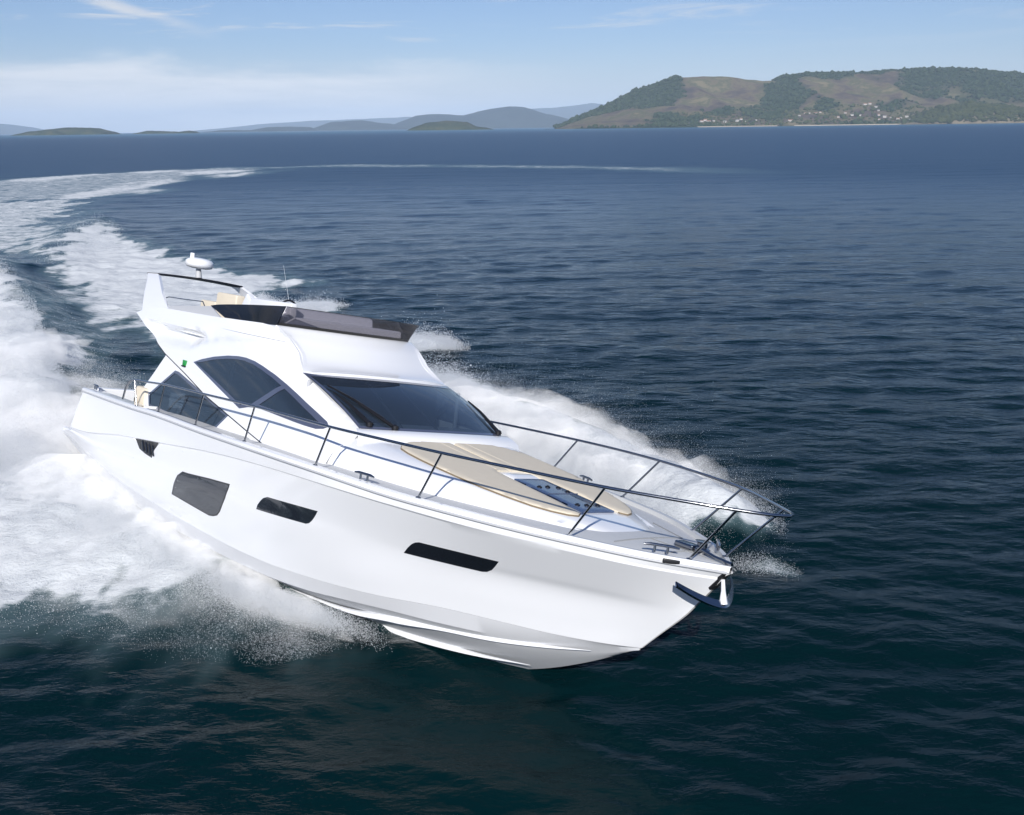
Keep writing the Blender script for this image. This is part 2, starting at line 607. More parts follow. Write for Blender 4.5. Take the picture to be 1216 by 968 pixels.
deck_line([(12.02, -.62), (12.02, .62)])
deck_line([(12.02, 0), (12.95, 0)])
deck_line([(11.3, .92), (12.02, .62)])
deck_line([(12.55, -.36), (12.62, .34)])
q.build('deck_seam', M['seam'], Y, 0)

# gunwale rub strip
for s in (-1, 1):
    q = MB()
    q.tube([tuple((p + [0, .004, -.058]) * [1, s, 1]) for p in sh[::2]], .016, 8)
    q.build('rub_strip', M['steel'] if False else M['grey'], Y, 60)

# ------------------------------------------------------------------ coachroof
TW = catmull([(7.0, 1.83, 0), (7.35, 1.80, 0), (8.0, 1.74, 0), (8.86, 1.58, 0), (9.7, 1.37, 0), (10.44, 1.15, 0), (11.09, .92, 0), (11.5, .77, 0), (11.79, .62, 0), (11.95, .45, 0), (12.03, .22, 0), (12.05, .02, 0)], 12)
PE = catmull([(7.0, 1.25, 0), (8.0, 1.18, 0), (8.4, 1.20, 0), (8.9, 1.20, 0), (9.6, 1.15, 0), (10.08, 1.09, 0), (10.5, .99, 0), (10.9, .86, 0), (11.2, .66, 0), (11.5, .50, 0), (11.8, .30, 0), (12.0, .10, 0), (12.05, .01, 0)], 12)


def roof_z(x):
    z = .31 - .083 * (x - 8.37)
    if x < 8.37: z = .31 + .10 * (8.37 - x)
    if x > 11.1:
        t = (x - 11.1) / .95
        z -= .12 * t ** 2.2
    return z


rows = []
for x in np.concatenate([np.linspace(7.0, 11.0, 50), np.linspace(11.05, 12.045, 30)]):
    w = np.interp(x, TW[:, 0], TW[:, 1]); e = min(np.interp(x, PE[:, 0], PE[:, 1]), w * .93)
    zt = roof_z(x); zb = -.10
    prof = [(w, zb), (w - .010, zb + .25 * (zt - zb)), (w - .035 - .0 * (w - e), zb + .5 * (zt - zb)), (w - .20 * (w - e) - .03, zb + .72 * (zt - zb)),
            (w - .5 * (w - e), zt - .055), (e + .12 * (w - e), zt - .012), (e, zt), (e * .6, zt + .012), (0, zt + .018)]
    rows.append([(x, -a, b) for a, b in prof] + [(x, a, b) for a, b in reversed(prof[:-1])])
v, f = loft(rows)
coach = mesh_obj('coachroof', v, f, M['gel'], Y, 40)
coach_bvh = BVHTree.FromPolygons([Vector(p) for p in v], f)


def coach_z(x, y):
    h = coach_bvh.ray_cast(Vector((x, y, 5)), Vector((0, 0, -1)))
    return h[0].z if h[0] is not None else roof_z(x)


def top_panel(poly, off, thick, step=.07, edge=.02):
    """cushion lying on the coachroof: x-y outline"""
    P = densify(poly, step)
    v2 = list(P)
    A = np.array(poly)
    for x in np.arange(A[:, 0].min() + step / 2, A[:, 0].max(), step):
        for y in np.arange(A[:, 1].min() + step / 2, A[:, 1].max(), step):
            if inside(poly, (x, y)): v2.append((x, y))
    vv, ee, ff, *_ = delaunay_2d_cdt([Vector(p) for p in v2], [(i, (i + 1) % len(P)) for i in range(len(P))], [], 0, 1e-6)
    F = [tuple(f) for f in ff if inside(poly, sum((vv[i] for i in f), Vector((0, 0))) / len(f))]
    cnt = {}
    for f in F:
        for i in range(len(f)):
            cnt.setdefault(frozenset((f[i], f[(i + 1) % len(f)])), []).append((f[i], f[(i + 1) % len(f)]))
    n = len(vv)
    PA = np.array(P)
    V = []
    for p in vv:
        d = np.sqrt(((PA - np.array(p)) ** 2).sum(1)).min()
        r = min(1.0, d / (edge * 3))
        V.append((p[0], p[1], coach_z(p[0], p[1]) + off + (thick - edge) + edge * math.sqrt(max(0, 1 - (1 - r) ** 2))))
    V += [(p[0], p[1], coach_z(p[0], p[1]) + off) for p in vv]
    G = list(F) + [tuple(i + n for i in reversed(f)) for f in F]
    for e in cnt.values():
        if len(e) == 1:
            a, b = e[0]
            G.append((b, a, a + n, b + n))
    return V, G


pad_half = [(8.02, -.02), (8.0, -.45), (8.06, -.75), (8.2, -.98), (8.37, -1.11), (8.6, -1.15), (8.92, -1.16), (9.3, -1.145), (9.62, -1.12), (10.08, -1.06), (10.47, -.97), (10.84, -.85), (11.05, -.72), (11.2, -.57),
            (11.25, -.45), (11.19, -.365), (10.34, -.315), (9.5, -.285), (9.44, -.26), (9.42, -.02)]
pads = []
for s in (-1, 1):
    poly = [(x, -s * y if False else y * (1 if s < 0 else -1)) for x, y in pad_half]
    v, f = top_panel(poly, .002, .036, edge=.014)
    p = mesh_obj('sunpad_cushion', v, f, M['pad'], Y, 50)
    pads.append(p)
    q = MB()
    PP = densify(poly[3:16], .06)[:-10]
    q.tube([(x, y, coach_z(x, y) + .010) for x, y in PP if not (abs(y) < .30 and x > 8.5)], .012, 5)
    q.build('piping', M['pad_seam'], p, 60)
    q = MB()
    q.tube([(x, (-.24 if s < 0 else .24) * (1 + .0 * x), coach_z(x, .2) + .037) for x in np.linspace(8.06, 9.42, 12)], .004, 5)
    q.build('stitching', M['pad'], p, 60)
v, f = top_panel([(9.56, -.235), (9.80, -.235), (9.80, .235), (9.56, .235)], .004, .03)
mesh_obj('hatch_frame', v, f, M['gel'], Y, 40)
hatch_poly = [(9.82, -.262), (11.16, -.285), (11.16, .285), (9.82, .262)]
v, f = top_panel(hatch_poly, .006, .03, edge=.008)
hatch = mesh_obj('deck_hatch', v, f, M['hatchglass'], Y, 40)
v, f = top_panel([(9.83, -.25), (11.14, -.27), (11.14, .27), (9.83, .25)], .002, .006, edge=.002)
for i, (x, y) in enumerate([(10.22, -.17), (10.22, -.02), (10.42, .16), (10.95, -.18), (10.98, -.04), (10.98, .16), (10.25, .15)]):
    q = MB()
    q.lathe([(.035, 0), (.035, .012), (.012, .026)], (x, y, coach_z(x, y) + .034), 14)
    q.build('hatch_latch', M['black'], hatch, 40)
q = MB()
q.tube([(10.50, -.27, coach_z(10.5, .27) + .038), (10.50, .27, coach_z(10.5, .27) + .038)], .008, 5)
q.build('hatch_divider', M['frame'], hatch, 0)

# ------------------------------------------------------------------ deckhouse sides and flybridge sides


def b_side0(x, z):
    xe = 7.65 - (z - .45) * 2.965
    A = float(np.interp(z, [0, .45, 1.02, 1.65, 2.1], [.5, .42, .23, .10, .05]))
    s = min(1.3, max(0, (x - xe + 1.2) / 1.2))
    return 1.86 - .22 * min(3, max(-.3, z)) - A * s * s


ARCH = catmull([(1.6, .80), (2.1, .95), (2.676, 1.095), (3.34, 1.226), (4.036, 1.299), (4.522, 1.332), (4.822, 1.316), (5.112, 1.272), (5.536, 1.151), (5.882, 1.053), (6.1, .98)], 8)
SCOOP_AX = catmull([(-.3, 1.25), (.4, 1.10), (1.2, 1.06), (2.0, 1.10), (2.8, 1.17)], 8)


def b_side(x, z):
    b = b_side0(x, z)
    # the arch band round the saloon window stands proud of the flybridge fairing
    za = float(np.interp(x, ARCH[:, 0], ARCH[:, 1]))
    fade = smoothstep(1.7, 3.0, x) * smoothstep(6.1, 5.7, x)
    b -= .055 * fade * smoothstep(-.02, .05, z - za) * smoothstep(.45, .12, z - za)
    # scoop under the flybridge wing
    zs = float(np.interp(x, SCOOP_AX[:, 0], SCOOP_AX[:, 1]))
    w = .13 * smoothstep(-.4, .6, x) * smoothstep(2.9, 2.2, x) + .012
    d = (z - zs) / w
    if x > -.3 and x < 2.85:
        b -= .16 * smoothstep(-.3, .6, x) * smoothstep(2.85, 2.0, x) * smoothstep(1.3, .75, d) * smoothstep(-1.6, .4, d)
    return b


SIDE = [(-.744, 1.331), (-.232, 1.475), (.4, 1.535), (.917, 1.552), (2.0, 1.572), (3.05, 1.596), (4.07, 1.634), (4.835, 1.657), (5.128, 1.532), (5.356, 1.396), (5.667, 1.19), (5.955, 1.023),
        (6.355, .887), (6.992, .67), (7.631, .462), (7.75, .30), (7.6, -.13), (5.5, -.16), (5.271, -.03), (3.496, .255), (2.44, .491), (1.302, .721), (.503, .957)]
WIN = [(2.61, .731), (2.897, .823), (3.338, .925), (3.813, 1.004), (4.199, 1.043), (4.461, 1.051), (4.787, 1.034), (5.075, .994), (5.5, .915), (5.885, .823), (6.234, .729), (6.57, .632), (6.869, .548),
       (7.155, .464), (7.277, .408), (7.234, .369), (7.124, .346), (6.868, .346), (6.542, .346), (5.767, .357), (5.373, .356), (5.077, .321), (4.805, .253), (3.884, .448)]
WING = [(1.21, .699), (.938, .299), (.611, -.149), (.90, -.36), (1.6, -.36), (2.799, -.33), (4.398, -.27), (5.60, -.22), (5.7, -.05), (5.25, .0), (3.45, .30), (2.40, .53), (1.6, .70)]
AFTG = [(1.829, .473), (2.004, .474), (3.206, .273), (4.398, .076), (4.055, -.25), (2.79, -.30), (1.244, -.315), (1.024, -.101)]
for s in (-1, 1):
    inner_win = shrink(WIN, .012)
    v, f = panel(SIDE, b_side, 0, .06, [inner_win], .07, s)
    side_o = mesh_obj('deckhouse_side', v, f, M['gel'], Y, 32)
    v, f = panel(WIN, b_side0, .006, .03, [shrink(WIN, .055)], .09, s)
    wf = mesh_obj('window_frame', v, f, M['frame'], side_o, 30)
    v, f = panel([(5.089, .35), (5.294, .35), (5.978, .787), (5.87, .822)], b_side0, .005, .03, [], .09, s)
    mesh_obj('window_divider', v, f, M['frame'], side_o, 30)
    v, f = panel(shrink(WIN, .05), b_side0, -.004, .012, [], .1, s)
    mesh_obj('saloon_window', v, f, M['glass'], side_o, 30)
    v, f = panel(WING, lambda x, z: b_side0(x, z) - .07, 0, .05, [shrink(AFTG, .02)], .1, s)
    wing = mesh_obj('cockpit_side_screen', v, f, M['gel'], Y, 30)
    v, f = panel(AFTG, lambda x, z: b_side0(x, z) - .066, 0, .03, [shrink(AFTG, .05)], .1, s)
    mesh_obj('window_frame', v, f, M['frame'], wing, 30)
    v, f = panel(shrink(AFTG, .045), lambda x, z: b_side0(x, z) - .075, 0, .012, [], .1, s)
    mesh_obj('aft_window', v, f, M['glass'], wing, 30)
    # dark line drawn for the gap's shadow along the raked aft edge
    q = MB()
    q.tube([(x, s * (b_side0(x, z) + .002), z) for x, z in [(6.0, -.14), (5.271, -.03), (3.496, .255), (2.44, .491), (1.302, .721), (.75, .875)]], .009, 6)
    q.build('gap_shadow', M['black'], side_o, 60)
    # coaming liner
    v, f = panel([(.642, 1.606), (2.35, 1.749), (2.912, 1.57), (1.179, 1.52), (.4, 1.50)], lambda x, z: b_side0(x, z) - .08, 0, .03, [], .1, s)
    mesh_obj('coaming_liner', v, f, M['grey'], side_o, 30)
q = MB()
q.box((2.29, -(b_side0(2.29, .67) + .012), .672), (.13, .03, .10), bev=.008)
nl = q.build('navigation_light', M['green'], Y)
q = MB()
q.box((2.29, -(b_side0(2.29, .62) + .012), .612), (.15, .035, .02))
q.build('lamp_housing', M['black'], nl)

# ------------------------------------------------------------------ windscreen


def wtop(v):   # v in -1..1 from starboard to port
    return np.array((5.955 + .25 * (1 - v * v), 1.41 * v, 1.023 + .045 * (1 - v * v)))


def wbot(v):
    return np.array((7.62 + .22 * (1 - abs(v) ** 2.4), 1.345 * v, .462 + .03 * (1 - v * v)))


vs = np.linspace(-1, 1, 41)


def wsurf(t, v, off=0.0):
    p = wtop(v) * (1 - t) + wbot(v) * t
    bul = .05 * math.sin(math.pi * t)
    return p + np.array((.32, 0, .95)) * (bul + off)


def ws_strip(t0, t1, v0, v1, off, nt_=8, nv=30):
    return loft([[wsurf(t, v, off) for v in np.linspace(v0, v1, nv)] for t in np.linspace(t0, t1, nt_)])


v, f = ws_strip(0.0, 1.0, -1, 1, 0.0)
wsc = mesh_obj('windscreen', v, f, M['glass'], Y, 50)
q = MB()
q.add(*ws_strip(0, .075, -1, 1, .004, 3))
q.add(*ws_strip(.965, 1, -1, 1, .004, 2))
q.add(*ws_strip(.075, .965, -1, -.965, .004, 8, 3))
q.add(*ws_strip(.075, .965, .965, 1, .004, 8, 3))
q.build('windscreen_frame', M['frame'], wsc, 50)
# white sill between windscreen and coachroof
L = [[wbot(x) + d for x in vs] for d in (np.array((-.05, 0, -.02)), np.array((.0, 0, .0)), np.array((.05, 0, .006)), np.array((.14, 0, -.03)), np.array((.26, 0, -.10)), np.array((.3, 0, -.25)))]
L = [[p * [1, 1 + .03 * i, 1] for p in l] for i, l in enumerate(L)]
v, f = loft(L)
mesh_obj('windscreen_sill', v, f, M['gel'], Y, 50)
# wipers


def wiper(t0, v0, t1, v1):
    q = MB()
    a, b = wsurf(t0, v0, .035), wsurf(t1, v1, .03)
    m = a * .45 + b * .55 + np.array((.0, 0, .02))
    q.tube([a, m], [.03, .016], 8)
    q.tube([a + [0.02, 0.05, 0], m + [0, .03, 0]], .010, 6)
    q.lathe([(.05, -.03), (.05, .03), (.02, .05)], tuple(a), 12)
    w = q.build('wiper_arm', M['black'], wsc, 50)
    q = MB()
    d = (b - a)
    q.tube([a + d * .18 + [.0, .02, .02], a + d * .6 + [0, 0, .03], b], [.018, .022, .012], 6)
    q.build('wiper_blade', M['black'], w, 50)


wiper(.99, -.62, .30, -.93)
wiper(.96, -.88, .45, -.95)
wiper(.985, .93, .40, .975)

# dark interior of the saloon, dashboard and inner posts
q = MB()
q.add(*loft([[(x, -1.50 + .0 * x, -.2), (x, -1.36, .95), (x, 1.36, .95), (x, 1.50, -.2)] for x in (1.9, 3.0, 4.5, 5.75)]))
q.add([(1.9, -1.5, -.2), (1.9, 1.5, -.2), (1.9, 1.36, .95), (1.9, -1.36, .95)], [(0, 1, 2, 3)])
q.add([(1.9, -1.62, -.1), (8.0, -1.62, -.1), (8.0, 1.62, -.1), (1.9, 1.62, -.1)], [(0, 1, 2, 3)])
saloon = q.build('saloon_lining', M['lining'], Y, 0)
q = MB()
q.box((7.15, 0, .30), (.9, 2.3, .22), bev=.08)
q.box((6.6, -.5, .35), (.25, .5, .25), bev=.05)
q.build('dashboard', M['dash'], saloon)
q = MB()
for x, dx in ((3.55, .2), (5.2, .1), (6.2, .05)):
    for s in (-1, 1):
        q = MB()
        q.tube([(x, s * 1.52, .1), (x + dx, s * 1.44, .95)], .035, 6)
        q.build('inner_post', M['grey'], saloon)
q = MB()
for s in (-1, 1):
    q = MB()
    q.tube([(6.05, s * .30, .98), (7.3, s * .34, .42)], .018, 6)
    q.build('windscreen_post', M['dash'], saloon)

# ------------------------------------------------------------------ brow over the windscreen, roof
TP = [(0, 0), (.257, .263), (.535, .588), (.738, .803), (1, 1)]


def brow(t, v):
    a = wtop(v)
    b = np.array((4.835 + .33 * (1 - v * v), 1.395 * v, 1.657 + .008 * (1 - v * v)))
    fx = t
    fz = np.interp(t, [p[0] for p in TP], [p[1] for p in TP])
    k = 1 - abs(v) ** 4
    fz2 = fz - .21 * (1 - v * v) ** .55 * math.sin(math.pi * min(1, t * 1.06) ** .85)
    xe_ = 5.955 + (4.835 - 5.955) * t
    ze_ = 1.023 + (1.657 - 1.023) * fz
    return np.array((a[0] + (b[0] - a[0]) * fx, v * (b_side0(xe_, ze_) - .004), a[2] + (b[2] - a[2]) * fz2))


def lip(v):
    return wtop(v) + np.array((.045 * (1 - v ** 6), 0, .0))


L = [[wtop(x) + [-.04, 0, -.03] for x in vs], [lip(x) + [0, 0, -.006] for x in vs], [lip(x) + [-.01, 0, .035 * (1 - x ** 6)] for x in vs]] + [[brow(t, x) + [0, 0, .03 * (1 - t) * (1 - x ** 6)] for x in vs] for t in np.linspace(.06, 1, 18)] + \
    [[brow(1, x) + [-.10, 0, .0] for x in vs], [brow(1, x) + [-.12, 0, -.2] for x in vs]]
v, f = loft(L)
mesh_obj('flybridge_brow', v, f, M['gel'], Y, 40)
q = MB()
rows = []
for x in np.linspace(-.7, 5.05, 24):
    b = b_side0(x, 1.4) - .04
    z = min(1.42, 1.28 + .2 * (x + .7)) if x < 0 else 1.42
    rows.append([(x, -b, z), (x, -b * .5, z), (x, 0, z), (x, b * .5, z), (x, b, z)])
q.add(*loft(rows))
rows = [[(p[0], p[1], p[2] - .12 - .12 * smoothstep(0, 1.5, p[0])) for p in r] for r in rows]
q.add(*loft(rows))
q.build('flybridge_floor', M['deck'], Y, 30)

# ------------------------------------------------------------------ flybridge screen


def fs(t, v):   # t 0 bottom..1 top
    bot = np.array((4.75 + .38 * (1 - v * v), 1.30 * v, 1.648 + .01 * (1 - v * v)))
    top = np.array((5.01 + .42 * (1 - v * v), 1.31 * v, 1.985 + .012 * (1 - v * v)))
    return bot * (1 - t) + top * t


def thick_loft(rows, d):
    A = np.array(rows, float)
    B = A + np.array(d)
    v, f = loft(list(A))
    v2, f2 = loft(list(B))
    mb = MB().add(v, f).add(v2, [tuple(reversed(x)) for x in f2])
    n, m = A.shape[:2]
    k = n * m
    e = []
    for i in range(m - 1):
        e += [(i, i + 1, k + i + 1, k + i), ((n - 1) * m + i, (n - 1) * m + i + 1, k + (n - 1) * m + i + 1, k + (n - 1) * m + i)]
    for i in range(n - 1):
        e += [(i * m, (i + 1) * m, k + (i + 1) * m, k + i * m), (i * m + m - 1, (i + 1) * m + m - 1, k + (i + 1) * m + m - 1, k + i * m + m - 1)]
    return mb.add(mb.v[:0], []) if False else _join(mb, e)


def _join(mb, e):
    mb.f += e
    return mb


fscr = thick_loft([[fs(t, x) for x in vs] for t in np.linspace(0, 1, 6)], (-.014, 0, .0)).build('flybridge_screen', M['smoke'], Y, 40)
q = thick_loft([[fs(t, x) + [.004, 0, 0] for x in vs] for t in np.linspace(-.02, .16, 3)], (-.02, 0, 0))
q.build('screen_border', M['black'], fscr, 40)
q = thick_loft([[fs(t, x) + [.004, 0, 0] for x in vs] for t in np.linspace(.97, 1.0, 2)], (-.022, 0, 0))
q.build('screen_rim', M['black'], fscr, 40)
for s in (-1, 1):
    def ss(t, u):   # u 0 aft .. 1 front, t 0 bottom .. 1 top
        bot = np.array((3.05 + (4.73 - 3.05) * u, s * (1.43 - .12 * u), 1.60 + .05 * u))
        top = np.array((2.40 + (4.97 - 2.40) * u, s * (1.43 - .11 * u), 1.76 + .225 * u ** .75))
        return bot * (1 - t) + top * t
    thick_loft([[ss(t, u) for u in np.linspace(0, 1, 16)] for t in np.linspace(0, 1, 4)], (0, -s * .014, 0)).build('flybridge_side_screen', M['smoke_dark'], Y, 40)

# helm, seats
q = MB()
Rx = Matrix.Rotation(math.radians(-14), 3, 'Y')
q.box((4.1, -.25, 1.66), (.75, 2.0, .48), Rx, bev=.08)
q.box((4.45, 0, 1.62), (.5, 2.4, .40), bev=.06)
helm = q.build('helm_console', M['gel'], Y)
q = MB()
q.tube([(3.60 + .05 * math.sin(a), -.55 + .17 * math.cos(a), 1.90 + .17 * math.sin(a)) for a in np.linspace(0, 2 * math.pi, 25)[:-1]], .018, 8, closed=True)
q.build('steering_wheel', M['black'], helm, 60)
q = MB()
q.box((3.8, -.95, 1.92), (.9, .06, .10), bev=.02)
q.build('console_panel', M['grey'], helm)
q = MB()
q.box((1.72, -.74, 1.80), (.86, .20, .42), bev=.05)
q.box((.98, -.74, 1.70), (.66, .24, .22), bev=.04)
q.box((1.5, -.55, 1.54), (1.7, .7, .22), bev=.04)
q.box((3.1, -.74, 1.80), (1.0, .16, .36), bev=.05)
q.build('flybridge_settee', M['pad'], Y)
q = MB()
q.box((3.35, .55, 1.72), (.18, .6, .36), bev=.05)
q.box((3.0, .55, 1.58), (.6, .65, .2), bev=.05)
q.build('helm_seat', M['pad'], Y)
q = MB()
q.box((3.05, -1.02, 1.80), (.34, .12, .46), Matrix.Rotation(math.radians(35), 3, 'Y'), bev=.03)
q.box((3.95, -1.02, 1.88), (1.5, .12, .30), Matrix.Rotation(math.radians(-1), 3, 'Y'), bev=.03)
q.build('console_side', M['gel'], Y)
q = MB()
q.tube([(-.42, -1.16, 1.70), (-.3, -1.12, 1.745), (.5, -1.1, 1.76), (1.3, -1.1, 1.785), (1.42, -1.1, 1.70)], .010, 8)
q.build('grab_rail', M['steel'], Y, 60)

# ------------------------------------------------------------------ radar arch
q = MB()
for s in (-1, 1):
    A = [(-.95, 1.38, 1.38), (-1.3, 1.25, 1.7), (-1.75, 1.05, 2.05), (-2.02, .96, 2.155)]
    B = [(.42, 1.36, 1.50), (-.25, 1.25, 1.72), (-1.0, 1.07, 2.02), (-1.42, .96, 2.175)]
    A = [(x, s * y, z) for x, y, z in A]
    B = [(x, s * y, z) for x, y, z in B]
    A2 = [(x + .05, y - s * .07, z) for x, y, z in A]
    B2 = [(x - .05, y - s * .07, z) for x, y, z in B]
    q.add(*loft([catmull(l, 5) for l in (A, B, B2, A2)], closed=True))
arch = q.build('radar_arch', M['gel'], Y, 35)
q = MB()
sec = []
for v_ in np.linspace(-1, 1, 25):
    y = .97 * v_
    z = 2.185 + .03 * (1 - v_ ** 2)
    sec.append([(-1.38, y, z - .035), (-1.42, y, z), (-2.0, y, z - .02), (-2.0, y, z - .06), (-1.45, y, z - .05)])
q.add(*loft([list(x) for x in zip(*sec)], closed=True))
q.build('arch_top', M['black'], arch, 30)  # whole bar coloured black to stand for its shaded underside
q = MB()
q.tube([(-1.62, 0.02, 2.20), (-1.70, .02, 2.42)], [.075, .055], 10)
rst = q.build('radar_post', M['grey'], arch, 60)
q = MB()
q.lathe([(.16, 0), (.27, .03), (.305, .09), (.30, .16), (.25, .205), (.12, .235), (.0, .24)], (-1.70, .03, 2.415), 32)
q.build('radar_dome', M['gel'], arch, 50)
q = MB()
q.tube([(-1.82, -.10, 2.60), (-1.82, -.10, 2.74)], .05, 12)
q.build('masthead_light', M['gel'], arch, 60)
q = MB()
q.tube([(.9, .85, 1.7), (1.05, .85, 1.98), (.58, .85, 2.75)], [.012, .003, .0015], 6)
q.build('aerial', M['gel'], Y, 60)

# ------------------------------------------------------------------ guard rail
RAIL = [(1.06, 2.29, -.22), (1.15, 2.29, .0), (1.30, 2.29, .15), (1.50, 2.29, .205), (2.0, 2.29, .245), (2.94, 2.30, .325), (4.52, 2.30, .41), (6.28, 2.30, .50), (8.4, 2.295, .58), (9.5, 2.16, .62), (10.38, 1.98, .645),
        (11.4, 1.64, .67), (12.32, 1.25, .685), (12.95, .82, .695), (13.44, .44, .705), (13.70, .20, .715), (13.79, 0, .72)]
half = catmull(RAIL, 10)
full = [tuple(p * [1, -1, 1]) for p in half] + [tuple(p) for p in half[::-1][1:]]
q = MB()
q.tube(full, .0185, 12)
rail = q.build('guard_rail', M['steel'], Y, 60)
ST = [((1.52, 2.29, .205), (1.70, 2.26, -.25)), ((2.94, 2.30, .325), (2.70, 2.26, -.19)), ((4.52, 2.30, .41), (4.26, 2.26, -.14)), ((6.28, 2.30, .50), (6.02, 2.26, -.07)), ((8.4, 2.295, .58), (8.0, 2.20, -.01)),
      ((10.38, 1.98, .645), (9.90, 1.86, .0)), ((12.32, 1.25, .685), (11.77, 1.13, .0)), ((13.44, .44, .705), (12.87, .33, .01))]
for a, b in ST:
    for s in (-1, 1):
        q = MB()
        q.tube([(a[0], s * a[1], a[2]), (b[0], s * b[1], b[2])], .0145, 8)
        so = q.build('stanchion', M['steel'], rail, 60)
        q = MB()
        q.lathe([(.035, 0), (.035, .012), (.02, .02)], (b[0], s * b[1], b[2] - .004), 12)
        q.build('stanchion_foot', M['steel'], rail, 40)

# ------------------------------------------------------------------ hull windows on both sides
HWIN = []
HWIN = [('hull_window', [(4.16, -.98), (4.918, -.892), (5.606, -.824), (5.50, -1.046), (5.30, -1.30), (5.19, -1.388), (5.051, -1.434), (4.905, -1.46), (4.216, -1.451), (3.523, -1.444), (3.62, -1.273), (3.75, -1.10), (3.92, -1.0)]),
        ('hull_window', [(6.466, -.989), (6.498, -.917), (6.566, -.84), (6.643, -.782), (6.758, -.738), (7.379, -.691), (7.969, -.648), (7.885, -.745), (7.814, -.82), (7.751, -.872), (7.681, -.898), (7.131, -.94)]),
        ('hull_window', [(9.448, -.83), (9.54, -.736), (9.634, -.661), (9.703, -.623), (9.767, -.603), (10.331, -.575), (10.844, -.558), (10.757, -.642), (10.674, -.715), (10.594, -.762), (10.527, -.779), (10.015, -.801)]),
        ('air_intake', [(1.765, -.838), (2.9, -.70), (2.66, -.877), (2.554, -1.033), (2.239, -1.021), (1.954, -.986)])]
for s in (-1, 1):
    for i, (nm, poly) in enumerate(HWIN):
        v, f = panel(poly, hull_y, .005, .03, [], .08, s)
        w = mesh_obj(nm, v, f, M['hullglass'] if nm == 'hull_window' else M['black'], hull, 40)
        if i == 0 or nm == 'air_intake':
            rim = shrink(poly, -.02)
            v, f = panel(rim, hull_y, .004, .02, [shrink(poly, .004)], .08, s)
            mesh_obj('window_frame' if i == 0 else 'intake_lip', v, f, M['black'] if i == 0 else M['gel'], w, 40)
    if True:
        q = MB()
        for k in range(4):
            q = MB()
            x = 2.12 + k * .16
            q.tube([(x, s * (hull_y(x, -.80) + .012), -.80), (x + .06, s * (hull_y(x, -.99) + .012), -.985)], .014, 6)
            q.build('intake_slat', M['hullglass'], hull, 40)


def cleat(p, heading, L, mt, name='mooring_cleat'):
    q = MB()
    d = Vector((math.cos(heading), math.sin(heading), 0))
    p = Vector(p)
    up = Vector((0, 0, 1))
    q.tube([p - d * L / 2 + up * .075, p - d * L * .3 + up * .085, p + d * L * .3 + up * .085, p + d * L / 2 + up * .075], [.012, .018, .018, .012], 8)
    for e in (-.18, .18):
        q.tube([p + d * L * e, p + d * L * e + up * .085], .016, 8)
    return q.build(name, mt, Y, 50)


for s in (-1, 1):
    cleat((8.95, s * 2.04, .0), -s * .2 * -1 if False else s * -.22, .34, M['steel'])
    cleat((12.62, s * .52, .02), s * -.85, .40, M['steel'])
    q = MB()
    a = s * -.85
    q.box((12.77, s * .505, -.035), (.19, .045, .05), Matrix.Rotation(a, 3, 'Z'), bev=.01)
    q.build('fairlead', M['black'], Y, 40)
cleat((-1.0, -2.10, -.34), 0, .3, M['steel'])

# windlass on the foredeck
q = MB()
q.lathe([(.10, 0), (.10, .05), (.06, .07), (.06, .12), (.09, .14), (.0, .15)], (12.66, .16, deck_z(12.66, .16)), 18)
q.box((12.48, .12, deck_z(12.48, .1) + .04), (.26, .16, .07), bev=.02)
q.build('windlass', M['steel'], Y, 40)
q = MB()
q.tube([(12.66, .08, deck_z(12.66, .1) + .07), (12.95, .02, .04), (13.2, 0, .03)], .022, 8)
q.build('anchor_chain', M['steel'], Y, 60)
# bow roller and anchor
q = MB()
q.box((13.07, 0, -.17), (.07, .12, .30), Matrix.Rotation(math.radians(34), 3, 'Y'), bev=.015)
q.build('bow_roller', M['black'], Y, 40)
q = MB()
sec = []
for u in np.linspace(-1, 1, 29):
    y = .50 * u
    c = abs(u)
    x = 13.20 - .30 * c ** 1.6
    z = -.44 + .18 * c ** 1.8
    w = .055 * (1 - .5 * c ** 2) + .012
    sec.append([(x + .02, y, z - .012), (x - w * .5, y, z + w * .9), (x - w * .5 - .015, y, z + w * .9 - .01), (x - .02, y, z - .03)])
q.add(*loft([list(c) for c in zip(*sec)], closed=True))
anc = q.build('anchor', M['steel'], Y, 35)
q = MB()
q.tube([(13.12, 0, -.16), (13.15, 0, -.28), (13.18, 0, -.42)], [.022, .026, .05], 8)
q.build('anchor_shank', M['gel'], anc, 50)
# ================================================================== numpy noise


def vnoise(x, y, seed=0):
    xi = np.floor(x).astype(np.int64)
    yi = np.floor(y).astype(np.int64)
    xf, yf = x - xi, y - yi
    u = xf * xf * xf * (xf * (xf * 6 - 15) + 10)
    v = yf * yf * yf * (yf * (yf * 6 - 15) + 10)

    def h(a, b):
        n = (a * 374761393 + b * 668265263 + seed * 974634777) & 0xffffffff
        n = ((n ^ (n >> 13)) * 1274126177) & 0xffffffff
        n = (n ^ (n >> 16)) & 0xffffffff
        return n / 4294967295.0
    return (h(xi, yi) * (1 - u) + h(xi + 1, yi) * u) * (1 - v) + (h(xi, yi + 1) * (1 - u) + h(xi + 1, yi + 1) * u) * v


def fbm(x, y, octv=4, seed=0, gain=0.5):
    s, a, t = 0, 1.0, 0
    for o in range(octv):
        s = s + a * vnoise(x * 2 ** o + 17.3 * o, y * 2 ** o - 9.1 * o, seed + o)
        t += a
        a *= gain
    return s / t


def sstep(a, b, x):
    t = np.clip((x - a) / (b - a), 0, 1)
    return t * t * (3 - 2 * t)


